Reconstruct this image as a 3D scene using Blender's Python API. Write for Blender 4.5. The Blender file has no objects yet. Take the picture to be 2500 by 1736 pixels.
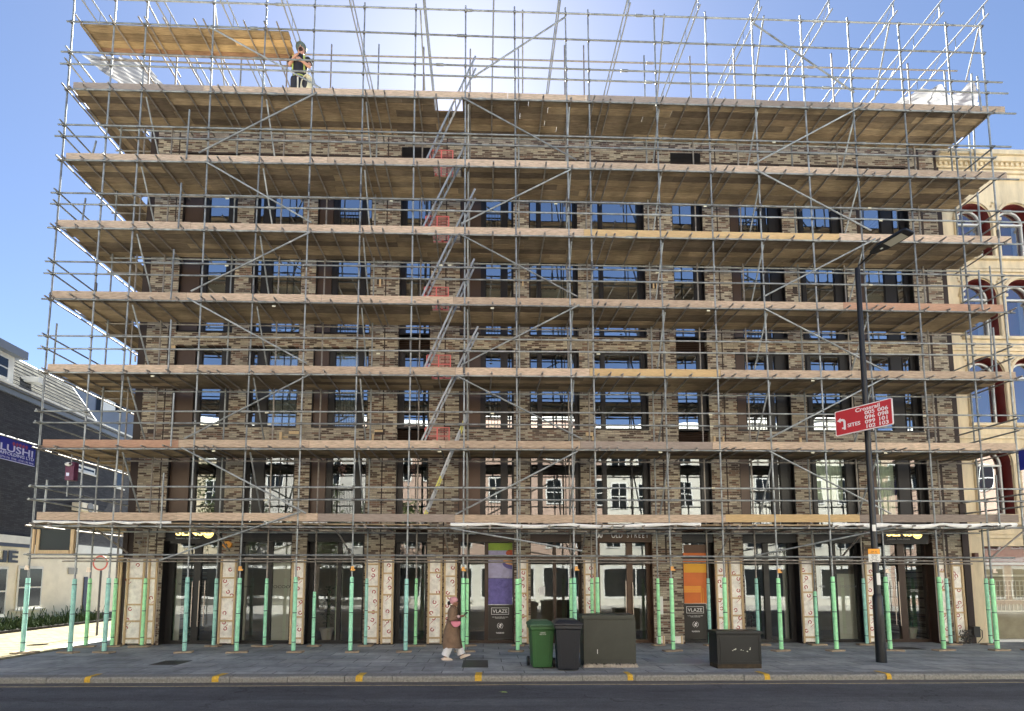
import bpy, math, random
from mathutils import Vector, Matrix
random.seed(7)
R = math.radians
C = bpy.context.scene.collection
sc = bpy.context.scene

# ------------------------------------------------------------------ camera
F, PITCH, YAW, ROLL, XP, YP, CZ = 1300.0, R(5.16), R(1.48), R(0.04), 1214.0, 1296.0, 2.02
K_cp, K_sp, K_cy, K_sy, K_cr, K_sr = math.cos(PITCH), math.sin(PITCH), math.cos(YAW), math.sin(YAW), math.cos(ROLL), math.sin(ROLL)
right0 = Vector((K_cy, -K_sy, 0)); fwd = Vector((K_sy*K_cp, K_cy*K_cp, K_sp)); up0 = Vector((-K_sy*K_sp, -K_cy*K_sp, K_cp))
rightv = K_cr*right0 + K_sr*up0; upv = -K_sr*right0 + K_cr*up0
cam_d = bpy.data.cameras.new('camera'); cam = bpy.data.objects.new('camera', cam_d); C.objects.link(cam)
m = Matrix((( rightv.x, upv.x, -fwd.x, 0), (rightv.y, upv.y, -fwd.y, 0), (rightv.z, upv.z, -fwd.z, CZ), (0, 0, 0, 1)))
cam.matrix_world = m
cam_d.sensor_width = 36; cam_d.lens = F/2500*36; cam_d.clip_start = .1; cam_d.clip_end = 2000
cam_d.shift_x = (1250-XP)/2500; cam_d.shift_y = (YP-868)/2500
sc.camera = cam

# ------------------------------------------------------------------ sky, sun, exposure
SUN_EL, SUN_AZ = R(44.7), R(-2.5)
w = bpy.data.worlds.new("World"); sc.world = w; w.use_nodes = True
nt = w.node_tree; bg = nt.nodes['Background']
sky = nt.nodes.new('ShaderNodeTexSky'); sky.sky_type = 'NISHITA'; sky.sun_disc = False
sky.sun_elevation = SUN_EL; sky.sun_rotation = SUN_AZ
sky.air_density = 0.55; sky.dust_density = 0.2; sky.ozone_density = 1.0; sky.altitude = 200
nt.links.new(sky.outputs[0], bg.inputs[0]); bg.inputs[1].default_value = 0.05
ld = bpy.data.lights.new('sun', 'SUN'); ld.energy = 5.0; ld.angle = R(.53); ld.color = (1, .975, .86)
sun = bpy.data.objects.new('sun', ld); C.objects.link(sun)
sdir = Vector((math.sin(SUN_AZ)*math.cos(SUN_EL), math.cos(SUN_AZ)*math.cos(SUN_EL), math.sin(SUN_EL)))
sun.rotation_euler = sdir.to_track_quat('Z', 'Y').to_euler(); sun.location = (0, 60, 60)
sc.view_settings.view_transform = 'Standard'; sc.view_settings.look = 'None'
sc.view_settings.exposure = 2.5; sc.view_settings.gamma = 1
sc.cycles.max_bounces = 6; sc.cycles.diffuse_bounces = 4; sc.cycles.glossy_bounces = 3
sc.cycles.transmission_bounces = 4; sc.cycles.transparent_max_bounces = 12
sc.cycles.caustics_reflective = False; sc.cycles.caustics_refractive = False
sc.cycles.use_denoising = True; sc.cycles.sample_clamp_indirect = 6

def at(px, py, Y):
    """point of the vertical plane Y seen at a pixel of the 2500 wide photograph"""
    a = (px-XP)/F; b = -(py-YP)/F
    x = K_cr*a - K_sr*b; u = K_sr*a + K_cr*b
    y = K_cp - K_sp*u; z = K_sp + K_cp*u
    v = Vector((K_cy*x + K_sy*y, -K_sy*x + K_cy*y, z))
    return v*(Y/v.y) + Vector((0, 0, CZ))
def atz(px, py, Z=0.0):
    p = at(px, py, 10) - Vector((0, 0, CZ))
    return p*((Z-CZ)/p.z) + Vector((0, 0, CZ))

# ------------------------------------------------------------------ object helpers
ROOT = {}
def tag(o, label=None, cat=None, group=None, kind=None):
    if label: o['label'] = label
    if cat: o['category'] = cat
    if group: o['group'] = group
    if kind: o['kind'] = kind
    return o
def thing(name, label, cat, loc=(0, 0, 0), group=None):
    o = bpy.data.objects.new(name, None); C.objects.link(o); o.location = loc; o.empty_display_size = .2
    ROOT[o.name] = Vector(loc)
    return tag(o, label, cat, group)
class MB:
    def __init__(s): s.v = []; s.f = []; s.sm = []; s.tone = []; s.cur = 0.0
    def add(s, vs, fs, smooth=False):
        n = len(s.v); s.v += [tuple(v) for v in vs]
        for f in fs: s.f.append(tuple(i+n for i in f)); s.sm.append(smooth); s.tone.append(s.cur)
        return s
    def box(s, x0, x1, y0, y1, z0, z1, M=None):
        vs = [Vector((x, y, z)) for z in (z0, z1) for y in (y0, y1) for x in (x0, x1)]
        if M is not None: vs = [M @ v for v in vs]
        return s.add(vs, [(0, 2, 3, 1), (4, 5, 7, 6), (0, 1, 5, 4), (2, 6, 7, 3), (0, 4, 6, 2), (1, 3, 7, 5)])
    def tube(s, p, q, r, n=8, r2=None, cap=True):
        p = Vector(p); q = Vector(q); d = q-p
        if d.length < 1e-6: return s
        d.normalize(); a = d.orthogonal().normalized(); b = d.cross(a); r2 = r if r2 is None else r2
        vs = [p+(a*math.cos(2*math.pi*i/n)+b*math.sin(2*math.pi*i/n))*r for i in range(n)]
        vs += [q+(a*math.cos(2*math.pi*i/n)+b*math.sin(2*math.pi*i/n))*r2 for i in range(n)]
        s.add(vs, [(i, (i+1) % n, (i+1) % n+n, i+n) for i in range(n)], True)
        if cap: s.add(vs, [tuple(range(n))[::-1], tuple(range(n, 2*n))])
        return s
    def path(s, pts, r, n=8):
        for i in range(len(pts)-1): s.tube(pts[i], pts[i+1], r, n)
        return s
    def loft(s, rings, n=16, cap=True, smooth=True, axes=None):
        """rings: (cx,cy,cz,rx,ry) horizontal ellipses"""
        base = len(s.v); vs = []
        for (cx, cyy, cz, rx, ry) in rings:
            for i in range(n):
                t = 2*math.pi*i/n; vs.append((cx+rx*math.cos(t), cyy+ry*math.sin(t), cz))
        fs = []
        for k in range(len(rings)-1):
            for i in range(n):
                fs.append((k*n+i, k*n+(i+1) % n, (k+1)*n+(i+1) % n, (k+1)*n+i))
        s.add(vs, fs, smooth)
        if cap:
            m_ = len(rings)-1
            s.add(vs, [tuple(range(n))[::-1], tuple(range(m_*n, m_*n+n))], smooth)
        return s
    def ball(s, c, rx, ry, rz, n=12, M=None):
        c = Vector(c); rings = n//2+1; vs = []; fs = []
        for k in range(rings):
            ph = math.pi*k/(rings-1)
            for i in range(n):
                t = 2*math.pi*i/n
                v = Vector((rx*math.sin(ph)*math.cos(t), ry*math.sin(ph)*math.sin(t), rz*math.cos(ph)))
                if M is not None: v = M @ v
                vs.append(c+v)
        for k in range(rings-1):
            for i in range(n): fs.append((k*n+i, (k+1)*n+i, (k+1)*n+(i+1) % n, k*n+(i+1) % n))
        return s.add(vs, fs, True)
    def prism(s, poly, y0, y1, M=None):
        """polygon in XZ extruded in Y"""
        n = len(poly); vs = [Vector((x, y0, z)) for x, z in poly]+[Vector((x, y1, z)) for x, z in poly]
        if M is not None: vs = [M @ v for v in vs]
        return s.add(vs, [tuple(range(n)), tuple(range(2*n-1, n-1, -1))]+[(i, i+n, (i+1) % n+n, (i+1) % n) for i in range(n)])
def build(name, mb, mat, parent=None, local=False, bevel=0):
    me = bpy.data.meshes.new(name)
    base = Vector((0, 0, 0))
    if parent is not None and not local: base = ROOT.get(parent.name, base)
    me.from_pydata([(v[0]-base.x, v[1]-base.y, v[2]-base.z) for v in mb.v], [], mb.f)
    for p, sm in zip(me.polygons, mb.sm): p.use_smooth = sm
    if any(mb.tone):
        at_ = me.attributes.new('tone', 'FLOAT', 'FACE'); at_.data.foreach_set('value', mb.tone)
    o = bpy.data.objects.new(name, me); C.objects.link(o)
    if isinstance(mat, (list, tuple)):
        for x in mat: me.materials.append(x)
    else: me.materials.append(mat)
    if parent is not None:
        o.parent = parent; ROOT[o.name] = base
    if bevel:
        b = o.modifiers.new('bevel', 'BEVEL'); b.width = bevel; b.segments = 2; b.limit_method = 'ANGLE'
    return o
def struct(name, mb, mat, kind='structure'):
    return tag(build(name, mb, mat), kind=kind)
def text(name, s, size, M, mat, parent=None, local=False, align='CENTER', ext=.004, sx=1.0, bold=0.0):
    cu = bpy.data.curves.new('t', 'FONT'); cu.body = s; cu.size = size; cu.align_x = align; cu.extrude = ext; cu.offset = bold
    cu.resolution_u = 3
    t = bpy.data.objects.new('t', cu); me = bpy.data.meshes.new_from_object(t)
    mb = MB()
    mb.add([M @ Vector((v.co.x*sx, v.co.y, v.co.z)) for v in me.vertices], [tuple(p.vertices) for p in me.polygons])
    bpy.data.objects.remove(t); bpy.data.curves.remove(cu); bpy.data.meshes.remove(me)
    return build(name, mb, mat, parent, local)
def FX(p):  # writing that faces the street (-Y)
    return Matrix.Translation(p) @ Matrix(((1, 0, 0, 0), (0, 0, -1, 0), (0, 1, 0, 0), (0, 0, 0, 1)))

# ------------------------------------------------------------------ materials
def mat(name, col, rough=.6, metal=0, spec=.5, noise=None, bump=None, nscale=8, coord='Object', stretch=(1, 1, 1), rand=0.0, emit=None, trans=0, alpha=1, sheen=0):
    """noise=(amount) multiplies the colour by patchy variation"""
    m = bpy.data.materials.new(name); m.use_nodes = True; nt = m.node_tree; p = nt.nodes['Principled BSDF']
    L = nt.links.new; N = nt.nodes.new
    p.inputs['Base Color'].default_value = (*col, 1); p.inputs['Roughness'].default_value = rough
    p.inputs['Metallic'].default_value = metal; p.inputs['Specular IOR Level'].default_value = spec
    if trans: p.inputs['Transmission Weight'].default_value = trans
    if emit:
        p.inputs['Emission Color'].default_value = (*emit[0], 1); p.inputs['Emission Strength'].default_value = emit[1]
    src = None
    if noise or bump:
        tc = N('ShaderNodeTexCoord'); mp = N('ShaderNodeMapping'); mp.inputs['Scale'].default_value = stretch
        L(tc.outputs[coord], mp.inputs[0])
        nz = N('ShaderNodeTexNoise'); nz.inputs['Scale'].default_value = nscale; nz.inputs['Detail'].default_value = 6; nz.inputs['Roughness'].default_value = .65
        L(mp.outputs[0], nz.inputs['Vector'])
        if noise:
            mr = N('ShaderNodeMapRange'); mr.inputs[1].default_value = .3; mr.inputs[2].default_value = .7
            mr.inputs[3].default_value = 1-noise; mr.inputs[4].default_value = 1+noise*.6
            L(nz.outputs[0], mr.inputs[0])
            vm = N('ShaderNodeVectorMath'); vm.operation = 'SCALE'; vm.inputs[0].default_value = col
            L(mr.outputs[0], vm.inputs['Scale']); src = vm.outputs[0]
        if bump:
            b = N('ShaderNodeBump'); b.inputs['Strength'].default_value = bump; b.inputs['Distance'].default_value = .01
            L(nz.outputs[0], b.inputs['Height']); L(b.outputs[0], p.inputs['Normal'])
    if rand:
        oi = N('ShaderNodeObjectInfo'); mr = N('ShaderNodeMapRange'); mr.inputs[3].default_value = 1-rand; mr.inputs[4].default_value = 1+rand*.6
        L(oi.outputs['Random'], mr.inputs[0]); vm = N('ShaderNodeVectorMath'); vm.operation = 'SCALE'; vm.inputs[0].default_value = col
        if src is not None: L(src, vm.inputs[0])
        L(mr.outputs[0], vm.inputs['Scale']); src = vm.outputs[0]
    if src is not None: L(src, p.inputs['Base Color'])
    return m
def ramp(nt, fac, stops, const=False):
    r = nt.nodes.new('ShaderNodeValToRGB'); cr_ = r.color_ramp; cr_.interpolation = 'CONSTANT' if const else 'LINEAR'
    while len(cr_.elements) < len(stops): cr_.elements.new(.5)
    for e, (p, c) in zip(cr_.elements, stops): e.position = p; e.color = (*c, 1)
    if fac is not None: nt.links.new(fac, r.inputs[0])
    return r
def brickmat(name, bw, bh, tones, mortar, msize=.012, rough=.85, axes='XZ', offset=.5, grain=.3, gscale=30, gstretch=(1, 1, 1), bump=.6, rand=False, patch=0, squash=1):
    m = bpy.data.materials.new(name); m.use_nodes = True; nt = m.node_tree; p = nt.nodes['Principled BSDF']
    L = nt.links.new; N = nt.nodes.new
    p.inputs['Roughness'].default_value = rough; p.inputs['Specular IOR Level'].default_value = .25
    tc = N('ShaderNodeTexCoord'); sx = N('ShaderNodeSeparateXYZ'); L(tc.outputs['Object'], sx.inputs[0])
    cx = N('ShaderNodeCombineXYZ'); L(sx.outputs[axes[0]], cx.inputs[0]); L(sx.outputs[axes[1]], cx.inputs[1])
    vec = cx.outputs[0]
    if rand:
        oi = N('ShaderNodeObjectInfo'); ml = N('ShaderNodeMath'); ml.operation = 'MULTIPLY'; ml.inputs[1].default_value = 37.0
        L(oi.outputs['Random'], ml.inputs[0]); c2 = N('ShaderNodeCombineXYZ'); L(ml.outputs[0], c2.inputs[0])
        va = N('ShaderNodeVectorMath'); va.operation = 'ADD'; L(vec, va.inputs[0]); L(c2.outputs[0], va.inputs[1]); vec = va.outputs[0]
    b = N('ShaderNodeTexBrick'); L(vec, b.inputs['Vector']); b.offset = offset; b.squash = squash
    b.inputs['Color1'].default_value = (0, 0, 0, 1); b.inputs['Color2'].default_value = (1, 1, 1, 1); b.inputs['Mortar'].default_value = (0, 0, 0, 1)
    b.inputs['Scale'].default_value = 1; b.inputs['Brick Width'].default_value = bw; b.inputs['Row Height'].default_value = bh
    b.inputs['Mortar Size'].default_value = msize; b.inputs['Mortar Smooth'].default_value = .1; b.inputs['Bias'].default_value = 0
    n = len(tones); rp = ramp(nt, b.outputs['Color'], [(i/n, t) for i, t in enumerate(tones)], True)
    mp = N('ShaderNodeMapping'); mp.inputs['Scale'].default_value = gstretch; L(tc.outputs['Object'], mp.inputs[0])
    nz = N('ShaderNodeTexNoise'); nz.inputs['Scale'].default_value = gscale; nz.inputs['Detail'].default_value = 5; nz.inputs['Roughness'].default_value = .7; L(mp.outputs[0], nz.inputs['Vector'])
    mr = N('ShaderNodeMapRange'); mr.inputs[1].default_value = .3; mr.inputs[2].default_value = .7; mr.inputs[3].default_value = 1-grain; mr.inputs[4].default_value = 1+grain*.7
    L(nz.outputs[0], mr.inputs[0]); sc_ = N('ShaderNodeVectorMath'); sc_.operation = 'SCALE'; L(rp.outputs[0], sc_.inputs[0]); L(mr.outputs[0], sc_.inputs['Scale'])
    col = sc_.outputs[0]
    if patch:
        n2 = N('ShaderNodeTexNoise'); n2.inputs['Scale'].default_value = .6; n2.inputs['Detail'].default_value = 3; L(tc.outputs['Object'], n2.inputs['Vector'])
        m2 = N('ShaderNodeMapRange'); m2.inputs[1].default_value = .35; m2.inputs[2].default_value = .65; m2.inputs[3].default_value = 1-patch; m2.inputs[4].default_value = 1+patch*.5
        L(n2.outputs[0], m2.inputs[0]); s2 = N('ShaderNodeVectorMath'); s2.operation = 'SCALE'; L(col, s2.inputs[0]); L(m2.outputs[0], s2.inputs['Scale']); col = s2.outputs[0]
    mx = N('ShaderNodeMix'); mx.data_type = 'RGBA'; L(b.outputs['Fac'], mx.inputs['Factor']); L(col, mx.inputs['A']); mx.inputs['B'].default_value = (*mortar, 1)
    L(mx.outputs['Result'], p.inputs['Base Color'])
    ma = N('ShaderNodeMath'); ma.operation = 'MULTIPLY_ADD'; L(b.outputs['Fac'], ma.inputs[0]); ma.inputs[1].default_value = -1.0; L(nz.outputs[0], ma.inputs[2])
    bp = N('ShaderNodeBump'); bp.inputs['Strength'].default_value = bump; bp.inputs['Distance'].default_value = .008; L(ma.outputs[0], bp.inputs['Height']); L(bp.outputs[0], p.inputs['Normal'])
    return m
def plankmat(name, tones, stretch):
    m = bpy.data.materials.new(name); m.use_nodes = True; nt = m.node_tree; p = nt.nodes['Principled BSDF']; L = nt.links.new; N = nt.nodes.new
    p.inputs['Roughness'].default_value = .85; p.inputs['Specular IOR Level'].default_value = .2
    a = N('ShaderNodeAttribute'); a.attribute_name = 'tone'; n = len(tones); rp = ramp(nt, a.outputs['Fac'], [(i/n, t) for i, t in enumerate(tones)], True)
    tc = N('ShaderNodeTexCoord'); mp = N('ShaderNodeMapping'); mp.inputs['Scale'].default_value = stretch; L(tc.outputs['Object'], mp.inputs[0])
    ad = N('ShaderNodeVectorMath'); ad.operation = 'ADD'; L(mp.outputs[0], ad.inputs[0]); cb = N('ShaderNodeCombineXYZ'); ml = N('ShaderNodeMath'); ml.operation = 'MULTIPLY'; ml.inputs[1].default_value = 97
    L(a.outputs['Fac'], ml.inputs[0]); L(ml.outputs[0], cb.inputs[0]); L(cb.outputs[0], ad.inputs[1])
    nz = N('ShaderNodeTexNoise'); nz.inputs['Scale'].default_value = 5; nz.inputs['Detail'].default_value = 6; nz.inputs['Roughness'].default_value = .7; L(ad.outputs[0], nz.inputs['Vector'])
    mr = N('ShaderNodeMapRange'); mr.inputs[1].default_value = .28; mr.inputs[2].default_value = .72; mr.inputs[3].default_value = .55; mr.inputs[4].default_value = 1.3; L(nz.outputs[0], mr.inputs[0])
    n2 = N('ShaderNodeTexNoise'); n2.inputs['Scale'].default_value = 1.1; n2.inputs['Detail'].default_value = 5; L(tc.outputs['Object'], n2.inputs['Vector'])
    m2 = N('ShaderNodeMapRange'); m2.inputs[1].default_value = .35; m2.inputs[2].default_value = .65; m2.inputs[3].default_value = .72; m2.inputs[4].default_value = 1.2; L(n2.outputs[0], m2.inputs[0])
    mm = N('ShaderNodeMath'); mm.operation = 'MULTIPLY'; L(mr.outputs[0], mm.inputs[0]); L(m2.outputs[0], mm.inputs[1])
    v = N('ShaderNodeVectorMath'); v.operation = 'SCALE'; L(rp.outputs[0], v.inputs[0]); L(mm.outputs[0], v.inputs['Scale']); L(v.outputs[0], p.inputs['Base Color'])
    b = N('ShaderNodeBump'); b.inputs['Strength'].default_value = .3; b.inputs['Distance'].default_value = .008; L(nz.outputs[0], b.inputs['Height']); L(b.outputs[0], p.inputs['Normal'])
    return m
def groundmat(name, col, amt):
    """worn surface: broad stains, long wheel wear, aggregate speckle, thin cracks"""
    m = bpy.data.materials.new(name); m.use_nodes = True; nt = m.node_tree; p = nt.nodes['Principled BSDF']; L = nt.links.new; N = nt.nodes.new
    p.inputs['Roughness'].default_value = .85; p.inputs['Specular IOR Level'].default_value = .3
    tc = N('ShaderNodeTexCoord')
    def nz(scale, st, lo, hi, det=5):
        mp = N('ShaderNodeMapping'); mp.inputs['Scale'].default_value = st; L(tc.outputs['Object'], mp.inputs[0]); n = N('ShaderNodeTexNoise'); n.inputs['Scale'].default_value = scale; n.inputs['Detail'].default_value = det; n.inputs['Roughness'].default_value = .62; L(mp.outputs[0], n.inputs['Vector'])
        r = N('ShaderNodeMapRange'); r.inputs[1].default_value = .34; r.inputs[2].default_value = .66; r.inputs[3].default_value = lo; r.inputs[4].default_value = hi; L(n.outputs[0], r.inputs[0]); return r.outputs[0], n.outputs[0]
    a, _ = nz(.5, (1, 1, 1), 1-.35*amt, 1+.25*amt); b, _ = nz(.8, (.12, 1.6, 1), 1-.4*amt, 1+.3*amt); c, cr_ = nz(55, (1, 1, 1), 1-.55*amt, 1+.6*amt, 3); d, _ = nz(4, (1, 1.4, 1), 1-.2*amt, 1+.2*amt)
    def mul(x, y): k = N('ShaderNodeMath'); k.operation = 'MULTIPLY'; L(x, k.inputs[0]); L(y, k.inputs[1]); return k.outputs[0]
    f = mul(mul(a, b), mul(c, d))
    vo = N('ShaderNodeTexVoronoi'); vo.feature = 'DISTANCE_TO_EDGE'; vo.inputs['Scale'].default_value = .33; mp = N('ShaderNodeMapping'); mp.inputs['Scale'].default_value = (.7, 1.5, 1); L(tc.outputs['Object'], mp.inputs[0])
    nv = N('ShaderNodeTexNoise'); nv.inputs['Scale'].default_value = 2.5; nv.inputs['Detail'].default_value = 5; L(tc.outputs['Object'], nv.inputs['Vector']); va = N('ShaderNodeVectorMath'); va.operation = 'MULTIPLY_ADD'; L(nv.outputs['Color'], va.inputs[0]); va.inputs[1].default_value = (.5, .5, .5); L(mp.outputs[0], va.inputs[2]); L(va.outputs[0], vo.inputs['Vector'])
    rc = N('ShaderNodeMapRange'); rc.inputs[1].default_value = .0; rc.inputs[2].default_value = .006; rc.inputs[3].default_value = .55; rc.inputs[4].default_value = 1; L(vo.outputs['Distance'], rc.inputs[0]); f = mul(f, rc.outputs[0])
    v = N('ShaderNodeVectorMath'); v.operation = 'SCALE'; v.inputs[0].default_value = col; L(f, v.inputs['Scale']); L(v.outputs[0], p.inputs['Base Color'])
    bp = N('ShaderNodeBump'); bp.inputs['Strength'].default_value = .5; bp.inputs['Distance'].default_value = .01; L(cr_, bp.inputs['Height']); L(bp.outputs[0], p.inputs['Normal'])
    return m
def glassmat(name, refl=.4, tint=(.55, .6, .6), wob=.02):
    m = bpy.data.materials.new(name); m.use_nodes = True; nt = m.node_tree; nt.nodes.remove(nt.nodes['Principled BSDF'])
    L = nt.links.new; N = nt.nodes.new; out = nt.nodes['Material Output']
    g = N('ShaderNodeBsdfGlossy'); g.inputs['Roughness'].default_value = .0; g.inputs['Color'].default_value = (.92, .96, 1, 1)
    t = N('ShaderNodeBsdfTransparent'); t.inputs['Color'].default_value = (*tint, 1)
    mx = N('ShaderNodeMixShader'); mx.inputs[0].default_value = refl; L(t.outputs[0], mx.inputs[1]); L(g.outputs[0], mx.inputs[2])
    L(mx.outputs[0], out.inputs[0])
    tc = N('ShaderNodeTexCoord'); nz = N('ShaderNodeTexNoise'); nz.inputs['Scale'].default_value = .9; nz.inputs['Detail'].default_value = 1; L(tc.outputs['Object'], nz.inputs['Vector'])
    b = N('ShaderNodeBump'); b.inputs['Strength'].default_value = wob; b.inputs['Distance'].default_value = .3; L(nz.outputs[0], b.inputs['Height']); L(b.outputs[0], g.inputs['Normal'])
    return m
M_steel = mat('galvanised_steel', (.345, .365, .365), .5, .4, noise=.5, nscale=4, bump=.1, rand=.3)
M_steel2 = mat('old_steel', (.33, .30, .27), .55, .35, noise=.4, nscale=5, rand=.15)
M_coupler = mat('coupler_steel', (.16, .155, .15), .55, .6, noise=.4, nscale=20)
M_foam = mat('green_foam_sleeve', (.10, .62, .30), .6, noise=.1, nscale=5)
M_black = mat('black_tape', (.02, .02, .02), .5)
M_deck = plankmat('scaffold_boards', [(.34, .255, .165), (.24, .185, .13), (.44, .335, .215), (.19, .145, .105), (.38, .29, .185), (.29, .225, .155), (.50, .38, .245)], (.7, 9, 9))
M_toe = mat('toe_board_timber', (.56, .43, .32), .8, spec=.2, noise=.45, nscale=5, stretch=(1, 10, 12), bump=.2, rand=.22)
M_toe_y = mat('yellow_toe_timber', (.62, .44, .23), .8, spec=.2, noise=.25, nscale=5, stretch=(1, 10, 12), bump=.2, rand=.1)
M_toe_r = mat('red_toe_timber', (.48, .29, .20), .8, spec=.2, noise=.3, nscale=5, stretch=(1, 10, 12), bump=.2)
M_toe_g = mat('grey_toe_timber', (.34, .28, .24), .8, spec=.2, noise=.3, nscale=5, stretch=(1, 10, 12), bump=.2, rand=.2)
M_newboard = plankmat('new_boards', [(.36, .27, .16), (.27, .20, .12), (.42, .31, .17), (.33, .205, .13)], (.7, 9, 9))
M_batten = mat('pale_batten', (.62, .46, .27), .8, noise=.2, nscale=6, stretch=(8, 8, 1))
M_brick = brickmat('long_mixed_brick', .235, .0635, [(.42, .37, .28), (.085, .06, .048), (.48, .425, .325), (.35, .30, .23), (.105, .072, .055), (.21, .13, .095), (.46, .40, .31), (.31, .265, .205), (.14, .092, .07)], (.27, .24, .195), .009, offset=.37, grain=.3, gscale=25, bump=.8, patch=.28)
M_brick2 = brickmat('dark_house_brick', .225, .075, [(.050, .052, .062), (.042, .044, .054), (.060, .060, .070)], (.035, .036, .042), .008, axes='YZ', grain=.3, bump=.5)
M_frame = mat('dark_bronze_frame', (.012, .010, .010), .45, .1)
M_brownf = mat('brown_door_frame', (.085, .045, .025), .45, .2, noise=.2, nscale=3)
M_panel = mat('brown_metal_panel', (.075, .048, .036), .4, .35, noise=.1, nscale=2)
M_louvre = mat('louvre_metal', (.06, .035, .025), .5, .3)
M_joint = mat('dark_movement_joint', (.035, .022, .018), .7)
M_glass = glassmat('window_glass', .68, wob=.012); M_glass1 = glassmat('window_glass_mid', .48, wob=.012); M_glass0 = glassmat('window_glass_low', .17, (.8, .84, .8), wob=.01)
M_glass_s = glassmat('shop_glass', .12, (.88, .9, .86), .008)
M_glassR = glassmat('arch_window_glass', .35, (.5, .5, .5), .03)
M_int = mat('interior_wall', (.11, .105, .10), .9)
M_curtain = mat('curtain', (.85, .85, .74), .9, noise=.3, nscale=4, stretch=(14, 1, .2))
M_blind_refl = mat('blind_and_reflection_pale', (.72, .78, .62), .9)  # blinds, and the low sheets that imitate reflections in the panes
M_ins = mat('foil_insulation', (.97, .93, .86), .45, 0, noise=.28, nscale=6, bump=1.0)
M_redink = mat('red_print', (.42, .03, .05), .6)
M_cream = mat('cream_render', (.90, .84, .72), .85, noise=.12, nscale=2)
M_creamR = mat('cream_stucco', (.72, .60, .41), .8, noise=.28, nscale=1.6, stretch=(1.6, 1.6, .35), bump=.15)
M_oxblood = mat('oxblood_paint', (.17, .025, .022), .5, noise=.2, nscale=3)
M_white = mat('white_paint', (.74, .74, .71), .5, noise=.10, nscale=3)
M_slate = brickmat('pale_slates', .45, .26, [(.13, .13, .125), (.105, .106, .104), (.15, .149, .14)], (.02, .02, .02), .014, rough=1, axes='YZ', grain=.25, gscale=10, bump=.4)
M_slate.node_tree.nodes['Principled BSDF'].inputs['Specular IOR Level'].default_value = 0
M_greyblue = mat('grey_blue_cladding', (.16, .19, .25), .5, noise=.1, nscale=1)
M_dkglass = mat('dark_pane', (.012, .015, .018), .08, 0, .35)
M_sheet = mat('white_sheeting', (.85, .85, .84), .45, noise=.08, nscale=5, bump=.4)
M_redpl = mat('red_plastic', (.72, .17, .15), .5)
M_yellow = mat('yellow_paint', (.72, .45, .05), .7, noise=.35, nscale=25)
M_line = mat('faded_yellow_line', (.52, .42, .24), .8, noise=.5, nscale=14)
M_asphalt = groundmat('asphalt', (.120, .126, .136), .55)
M_kerb = mat('granite_kerb', (.27, .265, .245), .75, noise=.45, nscale=22, bump=.4, rand=0)
M_gutter = mat('gutter_channel', (.13, .12, .11), .8, noise=.35, nscale=9)
M_pave = brickmat('paving_slabs', .9, .6, [(.385, .40, .40), (.34, .355, .36), (.43, .44, .43), (.36, .375, .38)], (.15, .15, .15), .012, axes='XY', grain=.22, gscale=7, bump=.25, patch=.2, rough=.75)
nt = M_pave.node_tree; pb = nt.nodes['Principled BSDF']; src = pb.inputs['Base Color'].links[0].from_socket
vo = nt.nodes.new('ShaderNodeTexVoronoi'); vo.inputs['Scale'].default_value = 2.6; tcp = nt.nodes.new('ShaderNodeTexCoord'); nt.links.new(tcp.outputs['Object'], vo.inputs['Vector'])
rg = nt.nodes.new('ShaderNodeMapRange'); rg.inputs[1].default_value = .045; rg.inputs[2].default_value = .07; rg.inputs[3].default_value = 1.35; rg.inputs[4].default_value = 1.0; nt.links.new(vo.outputs['Distance'], rg.inputs[0])
n5 = nt.nodes.new('ShaderNodeTexNoise'); n5.inputs['Scale'].default_value = 1.7; n5.inputs['Detail'].default_value = 8; nt.links.new(tcp.outputs['Object'], n5.inputs['Vector'])
r5 = nt.nodes.new('ShaderNodeMapRange'); r5.inputs[1].default_value = .35; r5.inputs[2].default_value = .65; r5.inputs[3].default_value = .80; r5.inputs[4].default_value = 1.12; nt.links.new(n5.outputs[0], r5.inputs[0])
mm = nt.nodes.new('ShaderNodeMath'); mm.operation = 'MULTIPLY'; nt.links.new(rg.outputs[0], mm.inputs[0]); nt.links.new(r5.outputs[0], mm.inputs[1])
vs_ = nt.nodes.new('ShaderNodeVectorMath'); vs_.operation = 'SCALE'; nt.links.new(src, vs_.inputs[0]); nt.links.new(mm.outputs[0], vs_.inputs['Scale']); nt.links.new(vs_.outputs[0], pb.inputs['Base Color'])
M_setts = brickmat('pale_setts', .3, .15, [(.23, .195, .115), (.17, .145, .09), (.27, .23, .14)], (.08, .07, .045), .012, axes='XY', grain=.2, bump=.5)
M_skin = mat('skin', (.30, .15, .09), .5)
M_skin2 = mat('light_skin', (.55, .30, .22), .5)
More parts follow.
